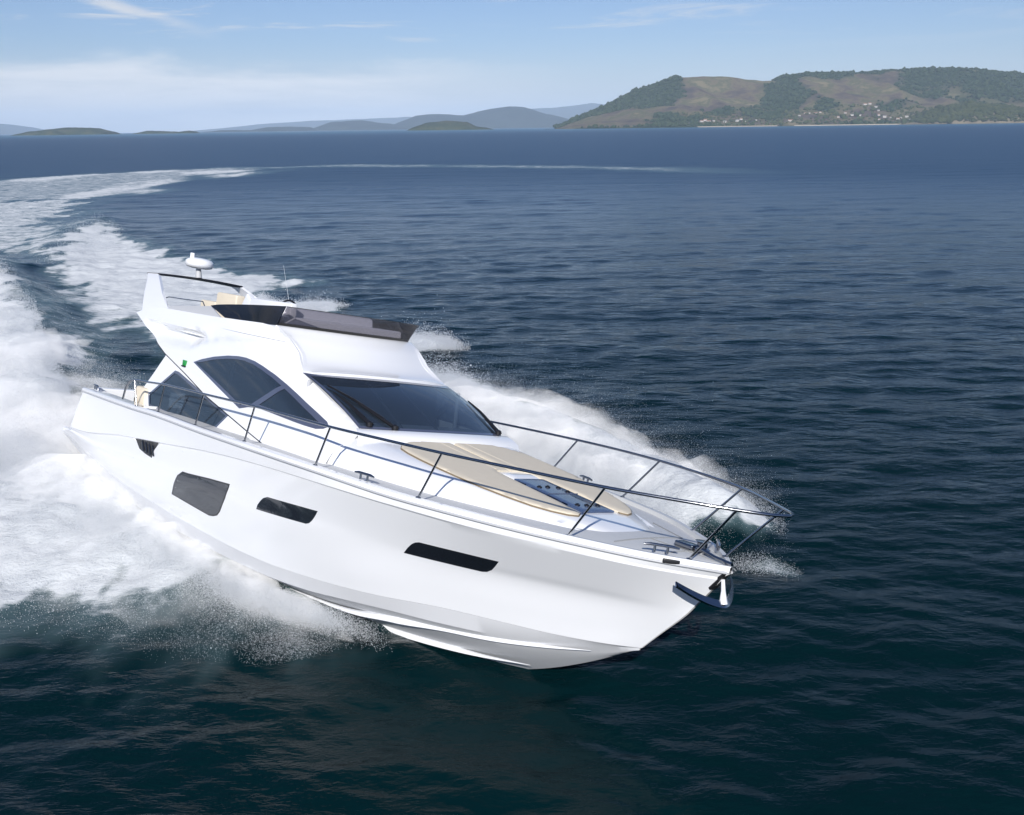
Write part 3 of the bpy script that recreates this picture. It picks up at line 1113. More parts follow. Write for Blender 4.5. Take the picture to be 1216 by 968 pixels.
def poly_sd(px_, py_, poly):
    """signed distance to a polygon, negative inside"""
    P = np.array(poly, float)
    d = np.full(px_.shape, 1e9)
    ins = np.zeros(px_.shape, bool)
    for i in range(len(P)):
        a, b = P[i - 1], P[i]
        e = b - a
        wx, wy = px_ - a[0], py_ - a[1]
        t = np.clip((wx * e[0] + wy * e[1]) / (e @ e + 1e-12), 0, 1)
        d = np.minimum(d, (wx - t * e[0]) ** 2 + (wy - t * e[1]) ** 2)
        c = ((a[1] > py_) != (b[1] > py_))
        with np.errstate(divide='ignore', invalid='ignore'):
            xx = a[0] + (py_ - a[1]) * (e[0]) / (e[1] if abs(e[1]) > 1e-12 else 1e-12)
        ins ^= c & (px_ < xx)
    d = np.sqrt(d)
    return np.where(ins, -d, d)


def line_d(px_, py_, pts):
    P = np.array(pts, float)
    d = np.full(px_.shape, 1e9)
    for i in range(len(P) - 1):
        a, b = P[i], P[i + 1]
        e = b - a
        wx, wy = px_ - a[0], py_ - a[1]
        t = np.clip((wx * e[0] + wy * e[1]) / (e @ e + 1e-12), 0, 1)
        d = np.minimum(d, (wx - t * e[0]) ** 2 + (wy - t * e[1]) ** 2)
    return np.sqrt(d)


def fast_mesh(name, V, quads=None, tris=None, m=None, smooth=True):
    me = bpy.data.meshes.new(name)
    V = np.asarray(V, np.float32)
    me.vertices.add(len(V))
    me.vertices.foreach_set("co", V.ravel())
    parts = []
    if quads is not None: parts.append((np.asarray(quads, np.int32), 4))
    if tris is not None: parts.append((np.asarray(tris, np.int32), 3))
    idx = np.concatenate([p.ravel() for p, k in parts])
    tot = np.concatenate([np.full(len(p), k, np.int32) for p, k in parts])
    me.loops.add(len(idx))
    me.loops.foreach_set("vertex_index", idx)
    me.polygons.add(len(tot))
    me.polygons.foreach_set("loop_start", np.concatenate([[0], np.cumsum(tot)[:-1]]).astype(np.int32))
    me.update(calc_edges=True)
    if smooth: me.polygons.foreach_set("use_smooth", np.ones(len(tot), bool))
    if m: me.materials.append(m)
    o = bpy.data.objects.new(name, me)
    COL.objects.link(o)
    return o


def grid_quads(nr, nc):
    i = np.arange(nr - 1)[:, None] * nc + np.arange(nc - 1)[None, :]
    i = i.ravel()
    return np.stack([i, i + 1, i + nc + 1, i + nc], 1)


# ================================================================== the sea
F1 = [(-27.1, 51.6), (-21.7, 43.0), (-17.0, 35.2), (-13.8, 30.2), (-11.7, 27.2), (-10.6, 25.6), (-9.6, 22.3), (-7.4, 18.8), (-5.4, 16.9), (-3.4, 15.0), (-2.2, 13.6), (-3.1, 13.0), (-4.6, 13.5), (-6.0, 13.4), (-7.1, 13.2), (-7.9, 13.3), (-10.1, 13.8), (-19.4, 20.6), (-36.9, 44.9), (-34, 54)]
F2 = [(-24.4, 50.7), (-27.7, 58.9), (-31.4, 68.8), (-33.2, 79.8), (-24.8, 65.4), (-18.9, 56.0), (-14.4, 50.6), (-10.8, 48.0), (-9.0, 45.1), (-10.8, 42.3), (-9.1, 36.5), (-8.7, 29.5), (-9.8, 26.0), (-11.5, 30.0), (-13.2, 32.8), (-15.9, 36.0), (-18.9, 41.0)]
F3A = [(-51.5, 93.6), (-54.0, 104.8), (-53.4, 115.3), (-53.1, 126.4), (-60.3, 176.7), (-46.0, 198.7), (-40.3, 174.1), (-46.8, 147.5), (-43.9, 113.5), (-38.7, 91.5), (-37.9, 81.3), (-37.6, 72.5), (-43.6, 69.7)]
F3B = [(-74.7, 136.8), (-79.7, 155.8), (-79.1, 185.7), (-59.5, 199.0), (-53.3, 177.9), (-67.1, 160.4), (-65.3, 127.3), (-61.0, 111.2)]
F3C = [(-34.6, 66.5), (-33.7, 71.9), (-34.2, 80.7), (-32.2, 77.6), (-30.8, 67.6), (-26.9, 56.8), (-29.3, 59.0)]
F3W = [(-128, 148), (-82, 157), (-78.4, 184), (-47, 203), (-42.5, 163), (-45, 130), (-46.5, 107), (-38, 83), (-30.5, 66), (-25, 54.5), (-30.5, 60.5), (-37, 60), (-60, 90)]
F6 = [(-1.6, 25.6), (-0.2, 23.6), (1.4, 21.2), (2.9, 18.8), (3.9, 17.2), (4.4, 16.0), (3.7, 15.6), (2.6, 15.2), (1.5, 14.8), (0.4, 14.6), (-1.4, 18.6)]
F5A = [(-3.7, 32.6), (-2.8, 32.6), (-1.7, 31.4), (-1.8, 30.4), (-2.9, 30.2), (-3.9, 30.6), (-5, 31.5)]
F5B = [(-10.8, 41.7), (-9.2, 39.5), (-7.7, 39.8), (-6.9, 39.0), (-7.0, 37.9), (-8.8, 37.6), (-10.1, 38.8)]
F5C = [(-3.2, 27.9), (-1.6, 26.9), (-0.8, 25.5), (-0.4, 24.0), (-1.0, 23.0), (-2.8, 25.1)]
F7 = [(3.7, 14.5), (4.2, 14.6), (4.5, 14.2), (4.5, 14.0), (4.1, 14.1), (3.6, 14.2)]
F4 = [(-56.8, 190.0), (-44.9, 194.1), (-34.3, 199.1), (-17.0, 193.1), (0.6, 182.9), (14.1, 174.5), (27.0, 163.3), (37.7, 150.6), (46.1, 137.5), (60, 110)]


def foam_density(x, y):
    wob = (fbm(x * .9, y * .35, 4, 5) - .5)
    wobf = (fbm(x * .16, y * .05, 4, 8) - .5)
    f = np.zeros_like(x)

    def put(poly, amp, soft, wb, shift=0.0):
        nonlocal f
        P = np.array(poly)
        lo, hi = P.min(0) - 6 * soft, P.max(0) + 6 * soft
        k = (x > lo[0]) & (x < hi[0]) & (y > lo[1]) & (y < hi[1])
        if not k.any(): return
        d = poly_sd(x[k], y[k], poly) + wb[k] + shift
        f[k] = np.maximum(f[k], amp * sstep(soft, -soft, d))
    put(F1, .50, 2.6, wob * 5.0, -1.3)
    put(F1, 1.0, 1.5, wob * 3.2, .5)
    F2a = sstep(26, 50, y) * .16 + .56
    g = np.zeros_like(x)
    f_keep = f.copy()
    f[:] = 0
    put(F2, 1.0, 2.0, wob * 4)
    g = f * F2a
    f[:] = np.maximum(f_keep, g)
    put(F3W, .52, 8, wobf * 22)
    put([(-62, 100), (-46, 112), (-38, 86), (-31.5, 70), (-26, 56), (-30, 57.5), (-38, 62), (-60, 78)], .56, 3.0, wob * 8)
    put(F3A, .63, 11, wobf * 24)
    put(F3B, .60, 11, wobf * 24)
    put(F3C, .64, 3, wobf * 10)
    put(F6, 1.0, .6, wob * 1.6)
    put(F5A, .95, .5, wob * 1.6)
    put(F5B, .85, .7, wob * 2.0)
    put(F5C, .95, .5, wob * 1.2)
    put(F7, .55, .3, wob * .5)
    d4 = line_d(x, y, F4)
    f = np.maximum(f, 0.49 * sstep(16, 1, d4 + wobf * 12) * sstep(60, 20, x))
    return f


WAVES = []
_rw = np.random.default_rng(5)
for lam in np.exp(np.linspace(math.log(.30), math.log(12), 96)):
    th = math.radians(-90 + 8 + _rw.normal(0, 30))
    WAVES.append((lam, math.cos(th), math.sin(th), _rw.uniform(0, 2 * math.pi), (.0031 if lam < 1.2 else .0031 * (1.2 / lam) ** .95) * lam ** 1.0 * _rw.uniform(.6, 1.4)))


def sea_height(x, y, spacing):
    # slow gusts make some patches rougher than others
    gust = .55 + .9 * fbm(x * .045, y * .03, 3, 21)
    z = np.zeros_like(x)
    for lam, cx, cy, ph, a in WAVES:
        w = sstep(2.2, 5.0, lam / spacing)
        ph_ = 2 * math.pi / lam * (cx * x + cy * y) + ph + 1.2 * np.sin(x * .21 + ph * 3) * .6
        s = np.sin(ph_)
        z += a * w * (s + .22 * np.cos(2 * ph_))
    return z * gust


def build_sea():
    rr = [2.0]
    while rr[-1] < 24000:
        r = rr[-1]
        g = .0052 if r < 120 else (.009 if r < 900 else .03)
        rr.append(r * (1 + g))
    rr = np.array(rr)
    a1 = np.radians(np.linspace(-36, 36, 660))
    a2 = np.radians(np.concatenate([np.linspace(36, 80, 200)[1:], np.linspace(80, 280, 120)[1:], np.linspace(280, 324, 200)[1:-1]]))
    ang = np.concatenate([a1, a2])
    A, R_ = np.meshgrid(ang, rr)
    x = (np.sin(A) * R_).ravel()
    y = (np.cos(A) * R_).ravel()
    r = R_.ravel()
    sp = np.maximum(r * .0055, np.where(np.abs(np.arctan2(x, y)) < math.radians(36.2), r * .0019, np.where(np.abs(np.arctan2(x, y)) < math.radians(80), r * .004, r * .06)))
    z = np.zeros_like(x)
    k = r < 1500
    z[k] = sea_height(x[k], y[k], sp[k])
    z *= sstep(1500, 500, r)
    foam = np.zeros_like(x)
    k = r < 260
    foam[k] = foam_density(x[k], y[k])
    kk = foam > .02
    n1 = fbm(x[kk] * 1.1, y[kk] * 1.1, 5, 31, .6) - .45
    n2 = fbm(x[kk] * .35, y[kk] * .35, 3, 33) - .4
    z[kk] += foam[kk] ** 1.5 * (n1 * .42 + n2 * .35) * np.clip(r[kk] / 26, .35, 1)
    # heaped water: starboard quarter wave, stern wave crest, port bow wave
    for pts, wd, hgt in (([(-40, 66), (-27, 50), (-19, 37.5), (-14.5, 28.5), (-12.2, 24)], 1.6, .75),
                         ([(-33.5, 80), (-31, 69), (-27.5, 59), (-24.2, 51)], 2.0, .32),
                         ([(-10.5, 18), (-7.5, 15.6), (-5, 14.4)], 1.4, .25),
                         ([(0.3, 22.4), (1.8, 20), (3.0, 17.6), (3.6, 16.2)], .75, .55)):
        kk = (r < 130)
        d = line_d(x[kk], y[kk], pts)
        z[kk] += hgt * np.exp(-(d / wd) ** 2) * (.75 + .5 * fbm(x[kk] * .8, y[kk] * .8, 3, 41))
    V = np.stack([x, y, z], 1)
    nc = len(ang)
    q = grid_quads(len(rr), nc)
    wrap = np.arange(len(rr) - 1) * nc
    q = np.concatenate([q, np.stack([wrap + nc - 1, wrap, wrap + nc, wrap + 2 * nc - 1], 1)])
    V = np.concatenate([V, [[0, 0, 0]]])
    c = len(V) - 1
    t = np.stack([np.full(nc, c), np.roll(np.arange(nc), -1), np.arange(nc)], 1)
    q = q[:, ::-1]
    o = fast_mesh('water', V, q, t, None)
    at = o.data.attributes.new('foam', 'FLOAT', 'POINT')
    at.data.foreach_set('value', np.concatenate([foam, [0]]).astype(np.float32))
    o['kind'] = 'structure'
    return o


water = build_sea()


def water_material():
    m = bpy.data.materials.new('sea_water')
    m.use_nodes = True
    n = m.node_tree
    p = n.nodes["Principled BSDF"]
    L = n.links.new
    tc_ = n.nodes.new("ShaderNodeTexCoord")

    def noise(vec, scale, detail, rough=.55, dist=0.0):
        x = n.nodes.new("ShaderNodeTexNoise")
        L(vec, x.inputs["Vector"])
        x.inputs["Scale"].default_value = scale
        x.inputs["Detail"].default_value = detail
        x.inputs["Roughness"].default_value = rough
        x.inputs["Distortion"].default_value = dist
        return x.outputs[0]

    def mapping(sc, rot=0.0):
        x = n.nodes.new("ShaderNodeMapping")
        L(tc_.outputs["Object"], x.inputs[0])
        x.inputs["Scale"].default_value = sc
        x.inputs["Rotation"].default_value = (0, 0, rot)
        return x.outputs[0]

    def mth(op, a, b=None):
        x = n.nodes.new("ShaderNodeMath")
        x.operation = op
        for i, v in enumerate((a, b)):
            if v is None: continue
            if isinstance(v, (int, float)): x.inputs[i].default_value = v
            else: L(v, x.inputs[i])
        return x.outputs[0]

    def ramp(v, lo, hi, a=0.0, b=1.0):
        x = n.nodes.new("ShaderNodeMapRange")
        x.interpolation_type = 'SMOOTHSTEP'
        for i, c in enumerate((v, lo, hi, a, b)):
            if isinstance(c, (int, float)): x.inputs[i].default_value = c
            else: L(c, x.inputs[i])
        return x.outputs[0]
    att = n.nodes.new("ShaderNodeAttribute")
    att.attribute_name = 'foam'
    foam = att.outputs["Fac"]
    # ripples
    small = noise(mapping((.55, 1.0, 1), .12), 6.5, 5, .6, .3)
    medium = noise(mapping((.42, 1.0, 1), -.08), 1.3, 5, .6, .25)
    large = noise(mapping((.35, 1.0, 1), .05), .16, 5, .6, .2)
    b1 = n.nodes.new("ShaderNodeBump"); b1.inputs["Strength"].default_value = 1.0; b1.inputs["Distance"].default_value = .022
    b2 = n.nodes.new("ShaderNodeBump"); b2.inputs["Strength"].default_value = 1.0; b2.inputs["Distance"].default_value = .08
    b3 = n.nodes.new("ShaderNodeBump"); b3.inputs["Strength"].default_value = 1.0; b3.inputs["Distance"].default_value = .32
    L(small, b1.inputs["Height"]); L(medium, b2.inputs["Height"]); L(large, b3.inputs["Height"])
    L(b3.outputs[0], b2.inputs["Normal"]); L(b2.outputs[0], b1.inputs["Normal"])
    geo0 = n.nodes.new("ShaderNodeNewGeometry")
    sx = n.nodes.new("ShaderNodeSeparateXYZ"); L(geo0.outputs["Position"], sx.inputs[0])
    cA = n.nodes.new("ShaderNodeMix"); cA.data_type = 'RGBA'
    cA.inputs[6].default_value = (.0008, .0118, .0150, 1)      # dark green near water: foreground shade put into the colour
    cA.inputs[7].default_value = (.0055, .0340, .0800, 1)      # bluer farther out: reflected sky put into the colour
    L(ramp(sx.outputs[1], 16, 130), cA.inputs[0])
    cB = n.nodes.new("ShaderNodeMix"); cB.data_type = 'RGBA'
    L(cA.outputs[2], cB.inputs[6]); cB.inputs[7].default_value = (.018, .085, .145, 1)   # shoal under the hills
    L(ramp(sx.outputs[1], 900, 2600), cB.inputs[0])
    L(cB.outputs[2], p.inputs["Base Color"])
    p.inputs["Specular IOR Level"].default_value = .15
    geo = n.nodes.new("ShaderNodeNewGeometry")
    vl = n.nodes.new("ShaderNodeVectorMath"); vl.operation = 'LENGTH'
    L(geo.outputs["Position"], vl.inputs[0])
    L(ramp(vl.outputs["Value"], 10, 170, .05, .33), p.inputs["Roughness"])
    p.inputs["IOR"].default_value = 1.333
    L(b1.outputs[0], p.inputs["Normal"])
    # foam: lacy where thin, closed where dense
    f1 = noise(mapping((.6, 1.25, 1), .2), .9, 11, .72, .5)
    f2 = noise(mapping((.55, 1.3, 1), .1), 3.6, 7, .72, .3)
    fn = mth('ADD', mth('MULTIPLY', f1, .56), mth('MULTIPLY', f2, .44))
    thr = ramp(foam, 0.0, 1.0, .86, .10)
    e = mth('SUBTRACT', fn, thr)
    cover = ramp(e, -.05, .17)
    cover = mth('MULTIPLY', cover, ramp(foam, .02, .2))
    # milky aerated water round the foam
    aer = ramp(foam, .08, .75, 0.0, .42)
    fd = n.nodes.new("ShaderNodeBsdfDiffuse")
    fd.inputs[0].default_value = (.66, .69, .71, 1)
    fb = n.nodes.new("ShaderNodeBump"); fb.inputs["Strength"].default_value = .9; fb.inputs["Distance"].default_value = .16
    L(fn, fb.inputs["Height"]); L(fb.outputs[0], fd.inputs["Normal"])
    ad = n.nodes.new("ShaderNodeBsdfDiffuse")
    ad.inputs[0].default_value = (.22, .34, .37, 1)
    m1 = n.nodes.new("ShaderNodeMixShader"); m2 = n.nodes.new("ShaderNodeMixShader")
    L(aer, m1.inputs[0]); L(p.outputs[0], m1.inputs[1]); L(ad.outputs[0], m1.inputs[2])
    L(cover, m2.inputs[0]); L(m1.outputs[0], m2.inputs[1]); L(fd.outputs[0], m2.inputs[2])
    L(m2.outputs[0], n.nodes["Material Output"].inputs[0])
    return m


water.data.materials.append(water_material())

# ================================================================== hills and islands


def land_mat(name, stops, scale, bump=0.0, attr=None):
    m = bpy.data.materials.new(name)
    m.use_nodes = True
    n = m.node_tree
    L = n.links.new
    p = n.nodes["Principled BSDF"]
    p.inputs["Roughness"].default_value = .95
    p.inputs["Specular IOR Level"].default_value = .1
    t = n.nodes.new("ShaderNodeTexCoord")
    x = n.nodes.new("ShaderNodeTexNoise")
    x.inputs["Scale"].default_value = scale
    x.inputs["Detail"].default_value = 9
    x.inputs["Roughness"].default_value = .62
    L(t.outputs["Object"], x.inputs["Vector"])
    r = n.nodes.new("ShaderNodeValToRGB")
    while len(r.color_ramp.elements) < len(stops): r.color_ramp.elements.new(.5)
    for e, (pos, c) in zip(r.color_ramp.elements, stops):
        e.position = pos
        e.color = (*c, 1)
    L(x.outputs[0], r.inputs[0])
    col = r.outputs[0]
    if attr:
        a = n.nodes.new("ShaderNodeAttribute")
        a.attribute_name = attr
        y = n.nodes.new("ShaderNodeTexNoise")
        y.inputs["Scale"].default_value = .05
        y.inputs["Detail"].default_value = 5
        L(t.outputs["Object"], y.inputs["Vector"])
        w = n.nodes.new("ShaderNodeMix"); w.data_type = 'RGBA'
        w.inputs[6].default_value = (.020, .036, .018, 1)
        w.inputs[7].default_value = (.050, .075, .032, 1)
        L(y.outputs[0], w.inputs[0])
        mx = n.nodes.new("ShaderNodeMix"); mx.data_type = 'RGBA'
        L(a.outputs["Fac"], mx.inputs[0]); L(col, mx.inputs[6]); L(w.outputs[2], mx.inputs[7])
        col = mx.outputs[2]
    L(col, p.inputs["Base Color"])
    return m


BIG = [(172, -4), (205, 9), (253, 32), (341, 65), (427, 102), (496, 139), (557, 154), (608, 172), (657, 190), (695, 187), (772, 190), (868, 187), (938, 176), (1001, 170), (1044, 171), (1077, 184), (1164, 193), (1226, 197), (1365, 193), (1483, 200), (1611, 206), (1819, 204), (1922, 193), (2022, 186), (2304, 157), (2716, 73), (2998, -7)]
_B = np.array(BIG, float)


def big_hill_z(x, y):
    y0 = 3190 + 90 * (fbm(x * .004, x * 0 + 3.3, 3, 3) - .5)
    t = (y - y0) / (4000 - y0)
    xr = x * 4000.0 / np.maximum(y, 3000)          # the ridge fans out slightly towards the sea
    rz = np.interp(xr * .55 + x * .45, _B[:, 0], _B[:, 1])
    tt = np.clip(t, 0, 1)
    prof = .12 * sstep(0, .05, tt) * 0 + tt ** 1.12 * .92 + .08 * sstep(0, 1, tt)
    spur = (fbm(x * .006 + y * .002, y * .0016, 4, 13) - .5)
    z = rz * prof * (1 + 1.1 * spur * np.sin(np.pi * np.clip(tt, 0, 1)))
    back = np.clip((y - 4000) / 1500, 0, 1)
    z = np.where(y > 4000, rz * (1 - back ** 1.4) - 10 * back, z)
    z = z + 5 * (fbm(x * .03, y * .03, 3, 17) - .5) * np.clip(t * 4, 0, 1) * (1 - .6 * sstep(.8, 1, tt))
    z = np.where(t < 0, np.maximum(-6, t * 60), z)
    return z


def forest_mask(x, y):
    """1 where the big hill is wooded"""
    t = np.clip((y - 3190) / 810, 0, 1.4)
    xs = x * 4000.0 / y
    f = np.zeros_like(x)
    n = fbm(x * .007, y * .005, 5, 23, .6) - .5
    n2 = fbm(x * .02, y * .014, 4, 27, .6) - .5

    def blob(cx, ct, sx, st, a=1.0):
        nonlocal f
        f = np.maximum(f, a * np.exp(-((xs - cx) / sx) ** 2 - ((t - ct) / st) ** 2))
    # steep seaward shoulder on the left, the valley between the two summits, the right-hand summit
    edge = np.interp(xs, [150, 320, 480, 640, 700], [0, .25, .55, .95, 1.1])
    f = np.maximum(f, sstep(.50, .78, t + .10 * (xs - 420) / 250) * sstep(760, 620, xs))
    blob(1085, .62, 95, .40)
    blob(1030, .25, 140, .22, .9)
    blob(820, .38, 90, .13, .85)
    blob(720, .20, 150, .10, .7)
    blob(620, .35, 60, .12, .8)
    blob(1240, 1.02, 230, .10, .95)
    blob(1660, .95, 220, .42)
    blob(1960, .80, 260, .50)
    blob(1450, 1.05, 200, .11)
    blob(1250, .34, 70, .12, .75)
    blob(1560, .40, 120, .12, .7)
    f = np.maximum(f, .62 * sstep(.20, .02, t))
    f = np.maximum(f, np.where(xs > 2050, .9, 0))
    return sstep(.28, .74, f + n * 1.1 + n2 * .6)


gx = np.arange(120, 3150, 11.0)
gy = np.concatenate([np.arange(3120, 4100, 11.0), np.arange(4100, 5500, 50.0)])
GX, GY = np.meshgrid(gx, gy)
gz = big_hill_z(GX.ravel(), GY.ravel())
hill = fast_mesh('hill', np.stack([GX.ravel(), GY.ravel(), gz], 1), grid_quads(len(gy), len(gx)), None,
                 land_mat('dry_hillside', [(.36, (.060, .050, .044)), (.45, (.105, .080, .060)), (.51, (.150, .125, .072)), (.56, (.085, .088, .042)), (.63, (.19, .16, .09))], .0085, attr='forest'))
fm = forest_mask(GX.ravel(), GY.ravel())
hill.data.attributes.new('forest', 'FLOAT', 'POINT').data.foreach_set('value', fm.astype(np.float32))
hill['kind'] = 'structure'

# tree canopy: irregular clumps scattered over the wooded ground
_bm = bmesh.new()
bmesh.ops.create_icosphere(_bm, subdivisions=1, radius=1)
ICO_V = np.array([v.co for v in _bm.verts])
ICO_F = np.array([[v.index for v in f.verts] for f in _bm.faces])
_bm.free()


def canopy(name, X, Y_, Z, S, m):
    n = len(X)
    sc = S[:, None, None] * (1 + RNG.uniform(-.32, .32, (n, len(ICO_V), 1))) * np.stack([RNG.uniform(.8, 1.25, n), RNG.uniform(.8, 1.25, n), RNG.uniform(.6, 1.05, n)], 1)[:, None, :]
    V = ICO_V[None] * sc + np.stack([X, Y_, Z + S * .45], 1)[:, None, :]
    F = ICO_F[None] + (np.arange(n) * len(ICO_V))[:, None, None]
    o = fast_mesh(name, V.reshape(-1, 3), None, F.reshape(-1, 3), m, True)
    o['kind'] = 'stuff'
    return o


wood = land_mat('woodland', [(.30, (.016, .030, .015)), (.50, (.030, .050, .022)), (.70, (.060, .080, .034))], .045)
X = RNG.uniform(150, 2700, 110000)
Y_ = RNG.uniform(3195, 4080, 110000)
keep = (forest_mask(X, Y_) > RNG.uniform(.25, 1.0, 110000)) & (big_hill_z(X, Y_) > 2)
X, Y_ = X[keep][:16000], Y_[keep][:16000]
S = RNG.lognormal(math.log(4.8), .30, len(X))
big_wood = canopy('forest', X, Y_, big_hill_z(X, Y_), S, wood)
tag(big_wood, 'dense dark woodland spreading over the flanks of the big brown hill', 'forest')
# loose trees and scrub among the houses
X = RNG.uniform(560, 1900, 900); Y_ = RNG.uniform(3205, 3480, 900)
keep = big_hill_z(X, Y_) > 2
X, Y_ = X[keep], Y_[keep]
scrub = canopy('scattered_trees', X, Y_, big_hill_z(X, Y_), RNG.lognormal(math.log(4.2), .3, len(X)), land_mat('village_trees', [(.3, (.03, .045, .018)), (.7, (.085, .10, .04))], .06))
tag(scrub, 'scattered trees and bushes between the shoreline houses', 'trees')
# wooded point at the right
PT = np.array([(1250, 0), (1326, 14), (1366, 31), (1418, 52), (1499, 66), (1582, 58), (1684, 41), (1809, 14), (1900, 8), (2000, 3)], float)
px_x = np.arange(1240, 2010, 9.0); px_y = np.arange(3110, 3420, 10.0)
QX, QY = np.meshgrid(px_x, px_y)


def point_z(x, y):
    c = 1 - ((y - 3290) / 125) ** 2
    return np.interp(x * 3300 / 3290, PT[:, 0], PT[:, 1]) * .88 * np.maximum(c, 0) ** .6 - 4 * (c < 0) + np.where(c > 0, 1.2, 0)


land = land_mat('headland_soil', [(.3, (.12, .10, .07)), (.7, (.22, .19, .13))], .02)
pt = fast_mesh('wooded_point', np.stack([QX.ravel(), QY.ravel(), point_z(QX.ravel(), QY.ravel())], 1), grid_quads(len(px_y), len(px_x)), None, land)
pt['kind'] = 'structure'
X = RNG.uniform(1300, 1960, 6500); Y_ = RNG.uniform(3166, 3380, 6500)
keep = point_z(X, Y_) > 2.6
w2 = canopy('forest', X[keep], Y_[keep], point_z(X[keep], Y_[keep]), RNG.lognormal(math.log(5.0), .3, keep.sum()), land_mat('point_trees', [(.3, (.020, .034, .014)), (.7, (.075, .085, .030))], .05))
tag(w2, 'dark green trees covering the low wooded point in front of the big hill', 'forest')
# pale beaches along the foot of the hill
def beach(x0, x1, w, yoff, zz=1.6):
    xs = np.arange(x0, x1, 8.0)
    y0 = 3190 + 90 * (fbm(xs * .004, xs * 0 + 3.3, 3, 3) - .5) + yoff
    k = w * (.5 + .9 * fbm(xs * .02, xs * 0, 3, 51))
    V = np.concatenate([np.stack([xs, y0 - k, xs * 0 - .5], 1), np.stack([xs, y0, xs * 0 + zz], 1), np.stack([xs, y0 + k, xs * 0 + zz + 1.4], 1)])
    o = fast_mesh('beach', V, grid_quads(3, len(xs)), None, mat('pale_sand', (.42, .36, .27), .9, noise=(.03, .15)))
    o['kind'] = 'structure'


beach(600, 860, 10, 2)
beach(905, 1250, 6, 2)


def isle(name, pts, D, width, m, rough, kind='structure', step=None):
    P = np.array(pts, float)
    x0, x1 = P[0, 0], P[-1, 0]
    st_ = step or max(4.0, (x1 - x0) / 160)
    xs = np.arange(x0 - 2 * st_, x1 + 2 * st_, st_)
    ys = np.linspace(-1, 1, 25)
    XX, YY = np.meshgrid(xs, ys)
    rz = np.interp(XX, P[:, 0], P[:, 1])
    rz = np.where((XX < x0) | (XX > x1), -5, rz)
    n = fbm(XX / (st_ * 9), YY * 5 + D, 5, int(D) % 97, .6) - .5
    z = rz * np.maximum(0, 1 - YY ** 2) ** .7 + rough * n * np.maximum(0, 1 - YY ** 2) * np.clip(rz / (rough * 2 + .1), 0, 1) - 6 * (np.abs(YY) > .97)
    o = fast_mesh(name, np.stack([XX.ravel(), D + (YY * width).ravel(), z.ravel()], 1), grid_quads(len(ys), len(xs)), None, m)
    o['kind'] = kind
    return o


green = land_mat('island_woods', [(.3, (.020, .034, .016)), (.52, (.040, .055, .025)), (.75, (.10, .09, .05))], .02)
far_green = land_mat('far_woods', [(.3, (.012, .022, .024)), (.7, (.030, .042, .042))], .006)  # blue of distance haze partly put into the woods' colour
isle('island', [(-2228, -2), (-2212, 8), (-2176, 17), (-2067, 27), (-2009, 33), (-1940, 31), (-1875, 28), (-1816, 13), (-1803, -2)], 4600, 120, green, 5)
isle('island', [(-2006, -2), (-1998, 4), (-1969, 17), (-1936, 20), (-1909, 11), (-1880, -2)], 4300, 45, green, 4)
isle('island', [(-1775, -2), (-1765, 5), (-1718, 14), (-1618, 10), (-1570, 7), (-1518, 12), (-1495, 9), (-1480, -2)], 4800, 70, green, 4)
isle('island', [(-420, -2), (-406, 8), (-345, 29), (-257, 38), (-170, 30), (-135, 13), (-90, 8), (-50, -2)], 4200, 110, green, 5)
isle('distant_hills', [(-2583, -4), (-2404, 17), (-2156, 14), (-2012, 36), (-1834, 37), (-1679, 32), (-1590, -4)], 8500, 300, far_green, 5)
isle('distant_hills', [(-1760, -4), (-1742, 8), (-1564, 74), (-1430, 82), (-1301, 85), (-1152, 62), (-988, 45), (-830, -4)], 9000, 500, far_green, 8)
isle('distant_hills', [(-1150, -4), (-1100, 10), (-1043, 55), (-857, 125), (-740, 136), (-620, 133), (-423, 123), (-300, 150), (-184, 173), (13, 198), (155, 187), (353, 128), (550, 80), (765, 17), (900, -4)], 9500, 700, far_green, 10)
isle('mountains', [(-300, 60), (-49, 165), (419, 308), (801, 317), (1100, 350), (1408, 383), (1690, 346), (2218, 136), (2790, -7)], 17000, 1500, far_green, 20)
isle('mountains', [(-12000, 60), (-9119, 116), (-8500, 150), (-8043, 167), (-7783, 125), (-7464, 31), (-7200, -5)], 16000, 1200, far_green, 20)
isle('mountains', [(-5800, -5), (-5449, 22), (-4302, 123), (-3449, 167), (-2314, 193), (-1747, 213), (-1200, 160), (-618, 120), (0, 60), (517, -6)], 18000, 1500, far_green, 20)
# ================================================================== houses along the shore
hw = mat('house_wall', (.54, .51, .47), .8, noise=(.2, .12))
hr = mat('terracotta_roof', (.30, .15, .10), .85, noise=(.3, .2))
hg = mat('grey_roof', (.30, .28, .27), .85, noise=(.3, .2))


def house_proto(roof_m):
    r = bpy.data.objects.new('house', None)
    COL.objects.link(r)
    q = MB()
    q.box((0, 0, 2.2), (11, 8, 6.4))
    q.add([(-5.5, -4, 5.4), (5.5, -4, 5.4), (5.5, 4, 5.4), (-5.5, 4, 5.4), (-5.5, 0, 7.6), (5.5, 0, 7.6)], [(0, 3, 4), (1, 5, 2)])
    q.build('wall', hw, r, 0)
    q = MB()
    q.add([(-6.2, -4.9, 5.0), (6.2, -4.9, 5.0), (6.2, 0, 7.75), (-6.2, 0, 7.75), (6.2, 4.9, 5.0), (-6.2, 4.9, 5.0),
           (-6.2, -4.9, 5.3), (6.2, -4.9, 5.3), (6.2, 0, 8.05), (-6.2, 0, 8.05), (6.2, 4.9, 5.3), (-6.2, 4.9, 5.3)],
          [(6, 7, 8, 9), (9, 8, 10, 11), (0, 3, 2, 1), (3, 5, 4, 2), (0, 1, 7, 6), (5, 11, 10, 4), (0, 6, 9, 3), (3, 9, 11, 5), (1, 2, 8, 7), (2, 4, 10, 8)])
    q.build('roof', roof_m, r, 0)
    return r


